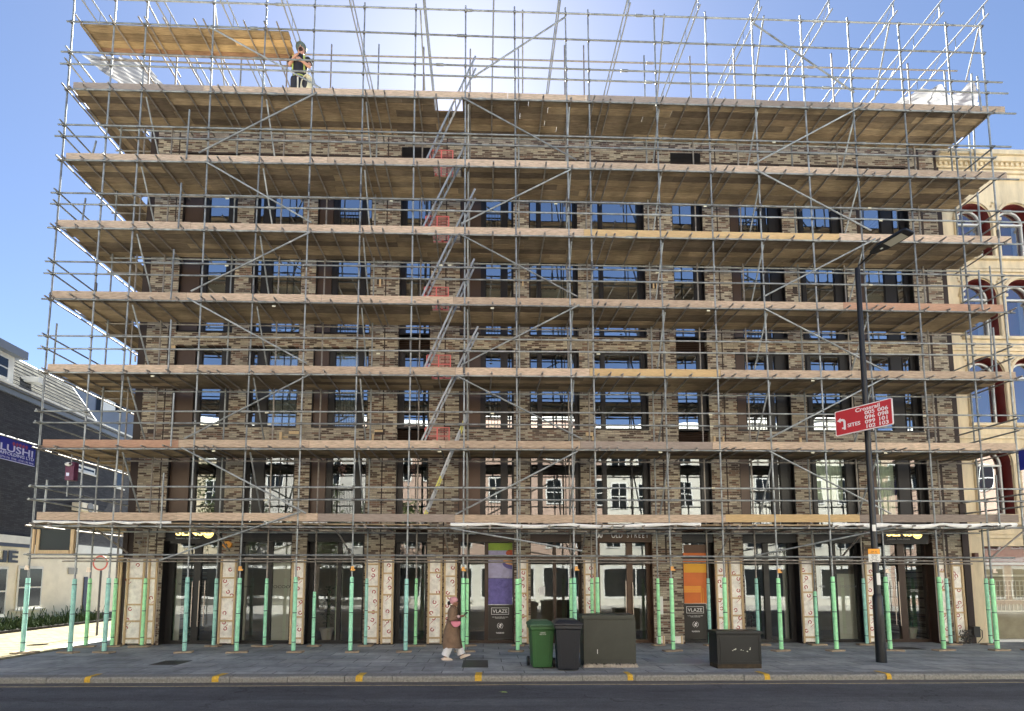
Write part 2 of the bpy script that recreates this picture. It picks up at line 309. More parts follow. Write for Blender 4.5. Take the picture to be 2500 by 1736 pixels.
# ------------------------------------------------------------------ ground
RZ = -.12
KY0, KY1 = 11.36, 11.68
struct('road', MB().add([(-400, -300, RZ), (400, -300, RZ), (400, 500, RZ), (-400, 500, RZ)], [(0, 1, 2, 3)]), M_asphalt)
struct('pavement', MB().box(-60, 60, KY1, 60, RZ-.2, 0), M_pave)
struct('far_pavement', MB().box(-60, 60, -30, 1.0, RZ-.2, 0), mat('pale_concrete_slabs', (.55, .53, .49), .85, noise=.1, nscale=1))
struct('side_street', MB().box(-22, -12.95, 16.2, 90, -.02, .004).box(-22, -12.0, 13.2, 16.2, -.02, .0045), M_setts)
struct('gutter', MB().box(-60, 60, 11.14, KY0+.01, RZ-.05, RZ+.004), M_gutter)
kb = MB(); x = -30.0
while x < 30:
    L_ = random.uniform(.85, 1.35); dz = random.uniform(-.006, .006); dy = random.uniform(-.008, .008)
    a, b_, y0, y1 = x+.006, x+L_-.006, KY0+dy, KY1
    prof = [(y0, RZ-.1), (y0, -.035+dz), (y0+.012, -.012+dz), (y0+.035, dz+.004), (y1, .004+dz*.3), (y1, RZ-.1)]
    n = len(prof); kb.add([(a, p, q) for p, q in prof]+[(b_, p, q) for p, q in prof], [tuple(range(n)), tuple(range(2*n-1, n-1, -1))]+[(i, i+n, (i+1) % n+n, (i+1) % n) for i in range(n)])
    x += L_
struct('kerb', kb, M_kerb)
lm = MB(); x = -26.0
while x < 15.5:
    x2 = x+.5
    yo = .012*math.sin(x*1.3)+.01*math.sin(x*3.1)
    yo2 = .012*math.sin(x2*1.3)+.01*math.sin(x2*3.1)
    lm.add([(x, 10.98+yo, RZ+.004), (x2, 10.98+yo2, RZ+.004), (x2, 11.05+yo2, RZ+.004), (x, 11.05+yo, RZ+.004)], [(0, 1, 2, 3)]); x = x2
struct('road_line', lm, M_line)
km = MB()
for px in (247, 545, 884, 1168, 1534, 1868, 2168):
    p = atz(px, 1646)
    wd = random.uniform(.05, .075); sk = random.uniform(-.03, .03)
    xa = p.x-wd; xb = p.x+wd
    km.add([(xa, 11.345, -.10), (xb, 11.345, -.10), (xb, 11.343, -.03), (xa, 11.343, -.03)], [(0, 1, 2, 3)])
    km.add([(xa, 11.343, -.03), (xb, 11.343, -.03), (xb, 11.385, .0125), (xa, 11.385, .0125), (xb+sk, 11.74, .0125), (xa+sk, 11.74, .0125)], [(0, 1, 2, 3), (3, 2, 4, 5)])
struct('kerb_marking', km, M_yellow)
# asphalt repair patches and cracks
pm = MB()
for (x0, x1, y0, y1, ys) in ((-30, 30, 9.75, 10.85, .2),):
    pm.add([(x0, y0, RZ+.003), (x1, y0, RZ+.003), (x1, y1, RZ+.003), (x0, y1, RZ+.003)], [(0, 1, 2, 3)])
struct('road_patch', pm, groundmat('newer_asphalt', (.098, .102, .112), .55))
M_iron = mat('cast_iron', (.045, .047, .05), .5, .3, noise=.3, nscale=14, bump=.4)
for (x0, x1, y0, y1, lab, mt) in ((1127, 1192, 1612, 1630, 'dark square inspection cover behind the heels of the walking woman', M_iron),
        (362, 430, 1613, 1624, 'dark oblong inspection cover on the pavement left of the shops', M_iron),
        (1608, 1745, 1606, 1622, 'pale bluish service cover on the pavement left of the black cabinet', mat('pale_cover', (.30, .32, .36), .5, .1, noise=.15, nscale=4)),
        (2195, 2262, 1580, 1586, 'narrow inspection cover on the pavement before the right hand doors', M_iron)):
    a = atz(x0, y1); b = atz(x1, y1); c = atz((x0+x1)/2, y0)
    o = build('inspection_cover', MB().box(a.x, b.x, a.y, c.y, -.02, .0055), mt)
    tag(o, lab, 'manhole cover', 'covers in the pavement')

# ------------------------------------------------------------------ the brick building
FY = 16.75
def zf(py, Y=FY, px=1300): return at(px, py, Y).z
BX0, BX1 = at(300, 1450, FY).x, at(2366, 1450, FY).x
ZTOP = 17.0
FL = [(1282, 1082), (1047, 853), (820, 632), (598, 392)]     # bottoms and tops of the window bands, by pixel row
FLz = [(zf(a), zf(b)) for a, b in FL]
GT = zf(1302)                                               # top of the shopfront band
cols = [(407, 548), (591, 717), (754, 893), (966, 1045), (1119, 1255), (1294, 1418), (1455, 1589), (1661, 1739), (1808, 1942), (1981, 2099), (2133, 2267)]
CX = [(at(a, 1200, FY).x, at(b, 1200, FY).x) for a, b in cols]
bld = thing('brick_building', 'long brown brick apartment block with shops below, wrapped in scaffolding', 'building', (0, FY, 0))
wall = MB()
def wbox(x0, x1, z0, z1, y0=FY, y1=None): wall.box(x0, x1, y0, (FY+.42) if y1 is None else y1, z0, z1)
edges = [BX0]+[v for c in CX for v in c]+[BX1]
for i in range(0, len(edges), 2):                            # piers, full height from the shop heads
    wbox(edges[i], edges[i+1], 0, ZTOP)
LOUV = (3, 7)
for ci, (x0, x1) in enumerate(CX):
    zs = [GT]+[v for ab in FLz for v in ab]
    bands = [(GT, FLz[0][0])]+[(FLz[k][1], FLz[k+1][0]) for k in range(3)]+[(FLz[3][1], ZTOP)]
    for k, (a, b) in enumerate(bands):
        if ci in LOUV and k < 4: continue
        wbox(x0, x1, a, b)
wall.box(BX0, BX0+.4, FY+.42, 27, 0, ZTOP); wall.box(BX1-.4, BX1, FY+.42, 27, 0, ZTOP)   # gable walls going back
build('wall', wall, M_brick, bld)
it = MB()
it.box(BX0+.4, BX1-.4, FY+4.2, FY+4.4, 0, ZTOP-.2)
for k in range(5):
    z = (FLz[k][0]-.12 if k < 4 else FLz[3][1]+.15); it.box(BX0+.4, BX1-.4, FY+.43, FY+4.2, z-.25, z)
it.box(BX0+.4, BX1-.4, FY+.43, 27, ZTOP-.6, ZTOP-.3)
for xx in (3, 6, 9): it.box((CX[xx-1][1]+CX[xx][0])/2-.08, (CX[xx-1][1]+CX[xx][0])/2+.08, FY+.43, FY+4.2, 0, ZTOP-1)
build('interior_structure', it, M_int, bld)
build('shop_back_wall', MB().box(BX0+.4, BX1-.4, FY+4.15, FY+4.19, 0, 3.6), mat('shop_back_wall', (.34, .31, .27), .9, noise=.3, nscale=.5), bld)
# movement joints and dark slots in the brick
jt = [(315, 334, 1), (930, 933, 1), (1082, 1085, 1), (1620, 1624, 1), (1775, 1778, 1), (388, 391, 1), (2298, 2304, 1), (2341, 2353, 1)]
for a, b, _ in jt:
    xa, xb = at(a, 1200, FY).x, at(b, 1200, FY).x
    xb = max(xb, xa+.035)
    build('movement_joint', MB().box(xa, xb, FY-.003, FY+.05, (0 if b-a > 9 else 2.5), ZTOP-.02), M_joint, bld)
# --- windows. segments: p brown panel, d dark frame, g glass, r glass with railing, c glass with curtain, l louvre
segs = [
 [('p', 407, 455), ('d', 455, 470), ('g', 470, 520), ('d', 520, 548)],
 [('d', 591, 599), ('g', 599, 610), ('d', 610, 638), ('c', 638, 714), ('d', 714, 717)],
 [('p', 754, 791), ('d', 791, 806), ('r', 806, 865), ('d', 865, 877), ('g', 877, 890), ('d', 890, 893)],
 [('d', 966, 980), ('g', 980, 1042), ('d', 1042, 1045)],
 [('p', 1119, 1172), ('d', 1172, 1184), ('r', 1184, 1224), ('d', 1224, 1239), ('g', 1239, 1252), ('d', 1252, 1255)],
 [('d', 1294, 1297), ('g', 1297, 1316), ('d', 1316, 1325), ('g', 1325, 1409), ('d', 1409, 1418)],
 [('d', 1455, 1458), ('g', 1458, 1475), ('d', 1475, 1484), ('g', 1484, 1577), ('d', 1577, 1589)],
 [('d', 1661, 1663), ('g', 1663, 1718), ('d', 1718, 1739)],
 [('p', 1808, 1834), ('d', 1834, 1838), ('r', 1838, 1890), ('d', 1890, 1908), ('g', 1908, 1914), ('d', 1914, 1942)],
 [('d', 1981, 1985), ('g', 1985, 1993), ('d', 1993, 2003), ('c', 2003, 2076), ('d', 2076, 2099)],
 [('p', 2133, 2147), ('d', 2147, 2151), ('c', 2151, 2204), ('d', 2204, 2232), ('g', 2236, 2254), ('d', 2254, 2267)]]
curt = {(1, 1): 'full', (9, 0): 'half', (10, 2): 'half', (10, 0): 'half', (0, 3): 'half', (1, 2): 'half', (1, 3): 'half', (4, 2): 'half', (9, 3): 'half', (0, 2): 'half', (5, 2): 'low', (2, 1): 'full'}
for c_ in (0, 1, 3, 5, 6, 7, 9): curt[(c_, 3)] = 'low'  # low entries: pale sheets standing in for reflections at the bottom of the panes
for c_ in (0, 1, 4, 10): curt[(c_, 2)] = 'low'
def window(ci, k):
    z0, z1 = FLz[k]; x0, x1 = CX[ci]
    fr = MB(); WY = FY+.20
    fr.box(x0+.002, x1-.002, WY-.04, WY+.10, z0+.002, z0+.07); fr.box(x0+.002, x1-.002, WY-.04, WY+.10, z1-.07, z1-.002)
    fr.box(x0+.002, x1-.002, FY-.02, WY-.039, z0-.02, z0+.035); fr.box(x0+.001, x0+.02, FY-.004, WY+.105, z0+.001, z1-.001); fr.box(x1-.02, x1-.001, FY-.004, WY+.105, z0+.001, z1-.001)
    W = build('window', fr, M_frame, bld)
    for (t, a, b) in segs[ci]:
        xa, xb = at(a, 1200, FY).x, at(b, 1200, FY).x
        xa = max(xa, x0+.002); xb = min(xb, x1-.002)
        if t == 'd':
            fb = MB().box(xa, xb, WY-.05, WY+.09, z0+.071, z1-.071); build('frame_post', fb, M_frame, W)
        elif t == 'p':
            build('side_panel', MB().box(xa, xb, WY-.10, WY+.08, z0+.071, z1-.071), M_panel, W)
        else:
            tq = [random.uniform(-.007, .007) for _ in range(3)]
            g = build('pane', MB().add([(xa, WY+tq[0], z0+.07), (xb, WY+tq[1], z0+.07), (xb, WY+tq[2], z1-.07), (xa, WY+tq[2]+tq[0]-tq[1], z1-.07)], [(0, 1, 2, 3)]), (M_glass0, M_glass1, M_glass, M_glass)[k], W)
            fb = MB(); e = .022
            fb.box(xa, xa+e, WY-.02, WY+.03, z0+.07, z1-.07); fb.box(xb-e, xb, WY-.02, WY+.03, z0+.07, z1-.07)
            if xb-xa > .8:
                xm = xa+(xb-xa)*(.52 if t == 'g' else .5)
                if ci in (0, 1, 3, 7): fb.box(xm-.012, xm+.012, WY-.012, WY+.02, z0+.07, z1-.07)
                if ci in (5, 6): fb.box(xa+(xb-xa)*.7-.014, xa+(xb-xa)*.7+.014, WY-.012, WY+.02, z0+.07, z1-.07)
            build('casement', fb, M_frame, W)
            cu = curt.get((ci, k))
            if t in 'cgr' and cu and xb-xa > .3:
                n = 40; zt = z1-.08; zb = z0+.08
                if cu == 'low': zt = z0+(.27 if k == 3 else .68)*(z1-z0)
                if cu == 'half' and (ci+k) % 2: zt = z1-.1; zb = z0+.9
                vs = []; 
                for i in range(n+1):
                    xx = xa+(xb-xa)*i/n; yy = WY+.16+.03*math.sin(i*1.1)+.015*math.sin(i*2.7)
                    vs += [(xx, yy, zb), (xx, yy, zt)]
                build('curtain' if cu == 'full' else 'blind_and_reflection_panel', MB().add(vs, [(2*i, 2*i+2, 2*i+3, 2*i+1) for i in range(n)], True), M_curtain if cu == 'full' else M_blind_refl, W)
            if t == 'r':
                rl = MB(); h = z0+1.12; y = WY-.11
                rl.box(xa, xb, y-.012, y+.012, h, h+.035); rl.box(xa, xb, y-.012, y+.012, z0+.16, z0+.18)
                nb = max(4, int((xb-xa)/.10))
                for i in range(nb+1):
                    xx = xa+.012+(xb-xa-.024)*i/nb; rl.box(xx-.007, xx+.007, y-.007, y+.007, z0+.05, h)
                build('railing', rl, M_black, W)
    return W
for ci in range(11):
    for k in range(4): window(ci, k)
for ci in LOUV:
    x0, x1 = CX[ci]
    for (a, b) in [(GT, FLz[0][0])]+[(FLz[k][1], FLz[k+1][0]) for k in range(3)]:
        lv = MB(); lv.box(x0+.002, x1-.002, FY+.20, FY+.23, a, b); z = a+.03
        while z < b-.03:
            lv.add([(x0+.01, FY+.09, z), (x1-.01, FY+.09, z), (x1-.01, FY+.17, z+.05), (x0+.01, FY+.17, z+.05)], [(0, 1, 2, 3)]); z += .062
        build('louvre', lv, M_louvre, bld)
    a, b = at(1300, 398, FY).z, at(1300, 366, FY).z
    lv = MB().box(x0, x1, FY-.004, FY+.02, a, b); z = a+.02
    while z < b-.03: lv.box(x0+.02, x1-.02, FY-.02, FY-.005, z, z+.018); z += .05
    build('louvre', lv, M_frame, bld)
# dark band under the top parapet bricks
build('string_course', MB().box(BX0+.6, BX1-.6, FY-.006, FY+.05, FLz[3][1]-.0, FLz[3][1]+.06), M_joint, bld)
# pale lintel fixings and exposed timber around brick repairs (F2 band)
for (px, py, w_, h_) in ((683, 1055, 6, 22), (706, 1053, 24, 7), (915, 1050, 20, 5), (909, 1060, 4, 16), (1430, 1056, 18, 9), (1741, 1066, 5, 18), (1763, 1066, 4, 18), (1950, 1069, 6, 16), (330, 870, 3, 14), (926, 680, 5, 22), (1275, 682, 3, 18), (1593, 690, 4, 16), (1601, 690, 3, 20), (608, 672, 12, 3), (693, 1065, 10, 4), (1445, 1066, 5, 10), (420, 845, 9, 6)):
    p = at(px, py, FY); s = 1/77.0
    build('timber_prop', MB().box(p.x, p.x+w_*s, FY-.035, FY-.001, p.z-h_*s, p.z), M_batten, bld)
for (px, py, w_, h_) in ((300+60, 1048, 20, 10), (915, 1048, 24, 14), (1436, 1060, 20, 8), (2270, 1056, 22, 12), (1806, 850, 16, 12), (921, 676, 14, 20), (1588, 684, 16, 22), (607, 676, 14, 16), (1935, 700, 12, 18)):
    p = at(px, py, FY); s = 1/77.0
    build('missing_bricks', MB().box(p.x, p.x+w_*s, FY-.004, FY+.01, p.z-h_*s, p.z), M_joint, bld)

# --- shopfronts
SY = FY+.32
fz1, fz0 = GT, zf(1325, SY)
gb, gt = zf(1562, SY), zf(1325, SY)
tr1, tr0 = zf(1356, SY), zf(1364, SY)
def X(px, py=1450, Y=SY): return at(px, py, Y).x
shops = [
 [('d', 385, 424), ('g', 424, 472), ('d', 472, 489), ('g', 489, 530), ('d', 530, 541)],
 [('d', 578, 592), ('g', 592, 651), ('d', 651, 663), ('g', 663, 709), ('d', 709, 714)],
 [('d', 744, 765), ('g', 765, 823), ('d', 823, 833), ('g', 833, 884), ('d', 884, 893)],
 [('d', 962, 976), ('g', 976, 1038), ('d', 1038, 1046)],
 [('d', 1117, 1124), ('g', 1124, 1183), ('d', 1183, 1192), ('g', 1192, 1252), ('d', 1252, 1263)],
 [('d', 1289, 1296), ('g', 1296, 1350), ('d', 1350, 1358), ('g', 1358, 1412), ('d', 1412, 1424)],
 [('d', 1455, 1465), ('g', 1465, 1530), ('d', 1530, 1545), ('g', 1545, 1578), ('d', 1578, 1592)],
 [('d', 1664, 1668), ('g', 1668, 1726), ('d', 1726, 1746)],
 [('d', 1812, 1817), ('g', 1817, 1865), ('d', 1865, 1878), ('g', 1878, 1926), ('d', 1926, 1952)],
 [('d', 1985, 1990), ('g', 1990, 2036), ('d', 2036, 2043), ('g', 2043, 2092), ('d', 2092, 2112)],
 [('d', 2136, 2148), ('g', 2148, 2194), ('d', 2194, 2211), ('g', 2211, 2260), ('d', 2260, 2284)]]
shopobj = []
for si, sg in enumerate(shops):
    fm = M_brownf if si in (6,) else (M_frame if si not in (4, 5, 10) else mat('bronze_shop_frame', (.045, .026, .018), .42, .25))
    x0, x1 = CX[si]; fr = MB()
    fr.box(x0+.002, x1-.002, FY+.06, SY+.10, fz0+.003, fz1)                 # fascia
    fr.box(x0+.002, x1-.002, FY+.05, FY+.059, fz0+.09, fz0+.10)
    fr.box(x0+.002, x1-.002, SY-.05, SY+.08, 0, gb); fr.box(x0+.001, x0+.012, FY-.004, SY+.085, 0, fz0+.02); fr.box(x1-.012, x1-.001, FY-.004, SY+.085, 0, fz0+.02)
    S = build('shopfront', fr, fm, bld); shopobj.append(S)
    for (t, a, b) in sg:
        xa, xb = max(X(a), x0+.002), min(X(b), x1-.002)
        if t == 'd':
            build('frame_post', MB().box(xa, xb, SY-.05, SY+.08, gb+.001, gt), fm, S)
        else:
            build('pane', MB().add([(xa, SY, gb), (xb, SY, gb), (xb, SY, gt), (xa, SY, gt)], [(0, 1, 2, 3)]), M_glass_s, S)
            build('transom_bar', MB().box(xa, xb, SY-.03, SY+.04, tr0, tr1), fm, S)
build('shop_floor', MB().box(BX0+.4, BX1-.4, FY+.43, FY+4.2, 0, .02), mat('shop_floor', (.2, .17, .14), .5), bld)
# door handles: tall bright bars
M_bar = mat('brushed_bar', (.62, .52, .45), .3, .8)
for (px, y0, y1, si) in ((467, 1420, 1530, 0), (484, 1418, 1530, 0), (498, 1418, 1528, 0), (1529, 1418, 1528, 6), (1546, 1422, 1530, 6), (2186, 1420, 1526, 10), (2197, 1420, 1528, 10)):
    a = at(px, y0, SY-.09); b = at(px, y1, SY-.09); xx = (a.x+b.x)/2
    mb = MB().tube((xx, SY-.09, a.z), (xx, SY-.09, b.z), .014)
    for z in (a.z-.15, b.z+.15): mb.tube((xx, SY-.09, z), (xx, SY-.03, z), .009)
    build('door_handle', mb, M_bar, shopobj[si])
# inside the shops: pale side curtains and columns, planters, chairs
M_pale = mat('pale_column', (.62, .62, .54), .8)
for (a, b, si) in ((428, 441, 0), (820, 835, 8), (1914, 1928, 8), (2046, 2090, 9), (884, 889, 2), (592, 600, 1), (664, 709, 1)):
    xa, xb = X(a, 1450, SY+.3), X(b, 1450, SY+.3)
    zt = gt-.1 if si != 9 else zf(1400)
    build('inner_screen', MB().box(xa, xb, SY+.3, SY+.34, .05, zt), M_pale, shopobj[si])
pleaf = mat('indoor_leaf', (.02, .06, .025), .5)
def potplant(px, Y, h, lab):
    p = at(px, 1555, Y); t = thing('potted_plant', lab, 'plant', (p.x, Y, .02), 'plants inside the shop windows')
    build('pot', MB().loft([(p.x, Y, .02, .15, .15), (p.x, Y, .34, .21, .21), (p.x, Y, .36, .23, .23), (p.x, Y, .42, .23, .23)], 14), mat('pale_pot', (.5, .46, .42), .7), t)
    mb = MB()
    for i in range(170):
        z = .5+random.random()*h; a = random.random()*6.28; r = random.uniform(.02, .33)*(1-.3*abs(z-.5-h/2)/h)
        c = Vector((p.x+r*math.cos(a), Y+r*math.sin(a), z)); d = Vector((math.cos(a), math.sin(a), random.uniform(-.6, .5))).normalized()*.17; s = d.cross(Vector((0, 0, 1))).normalized()*.028
        mb.add([c-s*.3, c+d*.5-s, c+d, c+d*.5+s], [(0, 1, 2, 3)])
    build('foliage', mb, pleaf, t)
    build('stem', MB().tube((p.x, Y, .4), (p.x, Y, .5+h*.8), .02), M_louvre, t)
potplant(797, SY+.8, 1.3, 'leafy plant in a wide pale pot behind the third shop window from the left')
potplant(2222, SY+.7, 1.1, 'dark bushy plant in a pale tapered pot behind the right hand doors')
potplant(1836, SY+.7, .5, 'low spiky plant behind the glass left of the grey column')
def chair(px, Y, lab):
    p = at(px, 1555, Y); t = thing('wooden_chair', lab, 'chair', (p.x, Y, .02), 'chairs inside the shops')
    wd = mat('chair_wood', (.45, .30, .14), .5)
    build('seat', MB().box(p.x-.2, p.x+.2, Y-.2, Y+.2, .46, .49), wd, t)
    build('backrest', MB().box(p.x-.2, p.x+.2, Y+.17, Y+.2, .72, .78).box(p.x-.2, p.x+.2, Y+.17, Y+.2, .85, .92), wd, t)
    for sx in (-1, 1):
        for sy in (-1, 1): build('leg', MB().tube((p.x+sx*.18, Y+sy*.18, .02), (p.x+sx*.18, Y+sy*.18, .47 if sy < 0 else .92), .016), wd, t)
chair(2052, SY+2.4, 'slatted wooden chair left inside the second shop from the right')
chair(2078, SY+2.5, 'slatted wooden chair right of the other one inside the second shop from the right')
# --- insulation panels with battens where the cladding has been removed
piers = [(300, 385, 0), (537, 578, 1), (711, 746, 1), (891, 928, 1), (931, 962, 1), (1044, 1080, 1), (1083, 1116, 1), (1264, 1290, 1), (1424, 1455, 1), (1746, 1777, 1), (1780, 1813, 1), (1953, 1988, 1), (2111, 2138, 1), (2284, 2312, 1), (2322, 2352, 1)]
IZ1, IZ0 = zf(1366), .06
for i, (a, b, t) in enumerate(piers):
    xa, xb = at(a, 1450, FY).x+.01, at(b, 1450, FY).x-.01
    P = build('insulation_panel', MB().box(xa, xb, FY-.03, FY-.003, IZ0, IZ1), M_ins, bld)
    bt = .055; y0, y1 = FY-.075, FY-.031
    vs = [xa+bt/2, xb-bt/2] if t else [xa+.12, xa+.52, xa+.70, xb-bt/2, xa-.1+.12]
    if t == 0: vs = [xa+.14, xa+.62, xa+.78, xb-bt/2]
    for v in vs: build('batten', MB().box(v-bt/2, v+bt/2, y0, y1, IZ0-.03, IZ1+.02), M_batten, P)
    z = IZ0+.12
    step = [.95, .95, .78][i % 3]
    while z < IZ1-.1:
        for q in range(len(vs)-1):
            if vs[q+1]-vs[q] > .1: build('noggin', MB().box(vs[q]+bt/2, vs[q+1]-bt/2, y0+.008, y1, z, z+.05), M_batten, P)
        z += .66+random.uniform(-.16, .14)
    # red printed ring marks on the foil
    for q in range(7):
        mk = MB()
        cx_ = random.uniform(xa+.1, xb-.1); cz_ = IZ0+.25+(IZ1-IZ0-.4)*(q+random.uniform(.1, .9))/7; r = .06; nn = 14; y = FY-.0315
        gap = random.randint(0, 11)
        for s in range(nn):
            if s in (gap, gap+1): continue
            t0, t1 = 2*math.pi*s/nn, 2*math.pi*(s+1)/nn
            mk.add([(cx_+r*math.cos(t0), y, cz_+r*math.sin(t0)), (cx_+r*math.cos(t1), y, cz_+r*math.sin(t1)), (cx_+(r-.026)*math.cos(t1), y, cz_+(r-.026)*math.sin(t1)), (cx_+(r-.026)*math.cos(t0), y, cz_+(r-.026)*math.sin(t0))], [(0, 1, 2, 3)])
        d = random.choice((-1, 1)); x2, z2 = cx_+d*.06, cz_-.11
        if q % 2: mk.add([(x2-.05, y, z2-.05), (x2-.043, y, z2-.057), (x2+.060, y, z2+.040), (x2+.05, y, z2+.05)], [(0, 1, 2, 3)])
        build('red_print', mk, M_redink, P)
    build('plinth', MB().box(xa-.01, xb+.01, FY-.06, FY-.001, .001, IZ0-.03), M_frame, P)
# timber studs at the left corner
for px in (284, 291): 
    p = at(px, 1450, FY-.1); build('corner_stud', MB().box(p.x-.03, p.x+.03, FY-.1, FY-.04, 0, IZ1+.1), M_batten, bld)
build('corner_trim', MB().box(at(296, 1450, FY).x-.02, at(302, 1450, FY).x+.05, FY-.05, FY-.004, 0, GT), M_joint, bld)
build('corner_trim', MB().box(at(2356, 1450, FY).x, at(2372, 1450, FY).x, FY-.05, FY-.004, 0, GT+1), M_joint, bld)
# bricks showing at the two piers right of the entrance
for (a, b) in ((1594, 1622), (1628, 1666)):
    xa, xb = at(a, 1450, FY).x, at(b, 1450, FY).x
    P = build('insulation_panel', MB().box(xa+.08, xb-.03, FY-.03, FY-.003, .02, .24), M_ins, bld)
    build('batten', MB().box(xb-.1, xb-.05, FY-.05, FY-.031, 0, .26), M_batten, P)
# --- lettering
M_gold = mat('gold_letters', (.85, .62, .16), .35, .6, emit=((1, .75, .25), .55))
M_wht = mat('white_vinyl', (.8, .8, .8), .5); M_steelL = mat('steel_letters', (.55, .53, .52), .35, .7)
M_greyv = mat('grey_vinyl', (.35, .36, .36), .5)
def shopsign(px0, pxr, si, py):
    """gold shop name and the spiral disc on a black board"""
    y = FY+.045
    a = at(px0, py, y); b = at(pxr, py, y)
    S = shopobj[si]
    build('sign_board', MB().box(a.x-.15, b.x+.35, FY+.03, FY+.049, a.z-.36, a.z+.42), M_frame, S)
    text('shop_name', 'SENSO', .30, FX((a.x, FY+.026, a.z-.10)), M_gold, S, align='LEFT', sx=1.28, bold=.008)
    text('shop_slogan', 'Seamless Resin Floors', .085, FX((a.x, FY+.026, a.z-.22)), M_greyv, S, align='LEFT', sx=1.0)
    c = Vector((b.x, FY+.022, a.z-.03)); mk = MB()
    for r in (.16, .125, .09, .055):
        nn = 28
        for s in range(nn):
            t0, t1 = 2*math.pi*s/nn, 2*math.pi*(s+1)/nn; q = r-.016
            mk.add([(c.x+r*math.cos(t0), c.y, c.z+r*math.sin(t0)), (c.x+r*math.cos(t1), c.y, c.z+r*math.sin(t1)), (c.x+q*math.cos(t1), c.y, c.z+q*math.sin(t1)), (c.x+q*math.cos(t0), c.y, c.z+q*math.sin(t0))], [(0, 1, 2, 3)])
    mk.tube((c.x, c.y, c.z), (c.x, c.y-.004, c.z), .03, 12)
    build('spiral_emblem', mk, M_gold, S)
shopsign(430, 510, 0, 1299); shopsign(2163, 2238, 10, 1301)
a = at(1451, 1313, FY+.03); text('building_name', '100', .29, FX((a.x-.06, FY+.03, a.z)), M_steelL, shopobj[6], align='LEFT', sx=.75, bold=.006)
a = at(1492, 1313, FY+.03); text('building_name', 'OLD', .25, FX((a.x, FY+.03, a.z)), M_steelL, shopobj[6], align='LEFT', sx=.72)
a = at(1530, 1313, FY+.03); text('building_name', 'S T R E E T', .25, FX((a.x, FY+.03, a.z)), M_steelL, shopobj[6], align='LEFT', sx=.60)
for (px, py, s, sz, si, mt, sx_) in ((448, 1428, 'SENSO', .09, 0, M_black, 1.2), (604, 1434, 'SENSO', .07, 1, M_black, 1.2), (688, 1436, 'COCOON', .13, 1, M_black, 1.3), (1835, 1435, 'SENSO', .08, 8, M_black, 1.2), (2004, 1434, 'SENSO', .08, 9, M_wht, 1.2), (2070, 1434, 'COCOON', .10, 9, M_greyv, 1.2), (2232, 1441, 'Showroom\nopen daily', .05, 10, M_wht, 1.2), (1902, 1354, 'SUMMITS', .17, 8, M_black, 1.4)):
    p = at(px, py, SY-.004); text('window_lettering', s, sz, FX((p.x, SY-.006, p.z)), mt, shopobj[si], sx=sx_, ext=.001)
# posters
def rect(px0, px1, py0, py1, y): 
    a = at(px0, (py0+py1)/2, y); b = at(px1, (py0+py1)/2, y); return a.x, b.x, at((px0+px1)/2, py1, y).z, at((px0+px1)/2, py0, y).z
def posterpart(nm, r, y, m_, S): return build(nm, MB().box(r[0], r[1], y-.004, y, r[2], r[3]), m_, S)
pY = SY-.012
M_pk = mat('poster_charcoal', (.028, .024, .022), .5)
def vlaze(px0, px1, ytop, ybot, S, cxp):
    posterpart('poster_base', rect(px0, px1, ytop, ybot, pY), pY, M_pk, S)
    c = at(cxp, ytop+15, pY-.006); hw = .25
    text('poster_lettering', 'VLAZE', .155, FX((c.x, pY-.007, c.z-.055)), M_wht, S, sx=1.05, ext=.001)
    mk = MB(); 
    for (x0, x1, z0, z1) in ((-hw-.03, hw+.03, .095, .107), (-hw-.03, hw+.03, -.107, -.095), (-hw-.03, -hw-.018, -.095, .095), (hw+.018, hw+.03, -.095, .095)): mk.box(c.x+x0, c.x+x1, pY-.007, pY-.005, c.z+z0, c.z+z1)
    build('poster_box', mk, M_wht, S)
    text('poster_lettering', 'PORCELAIN ENAMEL KITCHENS\nMADE IN ENGLAND', .035, FX((c.x, pY-.007, c.z-.20)), M_wht, S, ext=.001)
    text('poster_lettering', 'VLAZE.CO', .055, FX((c.x, pY-.007, c.z-.70)), M_wht, S, ext=.001, bold=.002)
    mk = MB(); cz_ = c.z-.46
    for s in range(24):
        if s in (5, 6, 17, 18): continue
        t0, t1 = 2*math.pi*s/24, 2*math.pi*(s+1)/24; r, q = .095, .083
        mk.add([(c.x+r*math.cos(t0), pY-.006, cz_+r*math.sin(t0)), (c.x+r*math.cos(t1), pY-.006, cz_+r*math.sin(t1)), (c.x+q*math.cos(t1), pY-.006, cz_+q*math.sin(t1)), (c.x+q*math.cos(t0), pY-.006, cz_+q*math.sin(t0))], [(0, 1, 2, 3)])
    mk.add([(c.x-.055, pY-.006, cz_+.02), (c.x-.03, pY-.006, cz_-.04), (c.x+.01, pY-.006, cz_-.065), (c.x+.04, pY-.006, cz_-.03), (c.x+.012, pY-.006, cz_-.02), (c.x-.02, pY-.006, cz_+.0)], [(0, 1, 2, 3, 4, 5)])
    mk.add([(c.x-.005, pY-.006, cz_+.0), (c.x+.035, pY-.006, cz_-.01), (c.x+.05, pY-.006, cz_+.03), (c.x+.02, pY-.006, cz_+.065), (c.x-.02, pY-.006, cz_+.045)], [(0, 1, 2, 3, 4)])
    build('poster_emblem', mk, M_wht, S)
S = shopobj[7]
M_or1 = mat('poster_orange', (.72, .17, .02), .5, noise=.08, nscale=2); M_or2 = mat('poster_amber', (.85, .42, .02), .5); M_or3 = mat('poster_light_orange', (.85, .30, .03), .5)
posterpart('poster_field', rect(1669, 1725, 1350, 1473, pY), pY, M_or1, S)
posterpart('poster_band', rect(1669, 1725, 1374, 1398, pY), pY-.0045, M_or2, S)
posterpart('poster_band', rect(1669, 1710, 1432, 1447, pY), pY-.0045, M_or3, S)
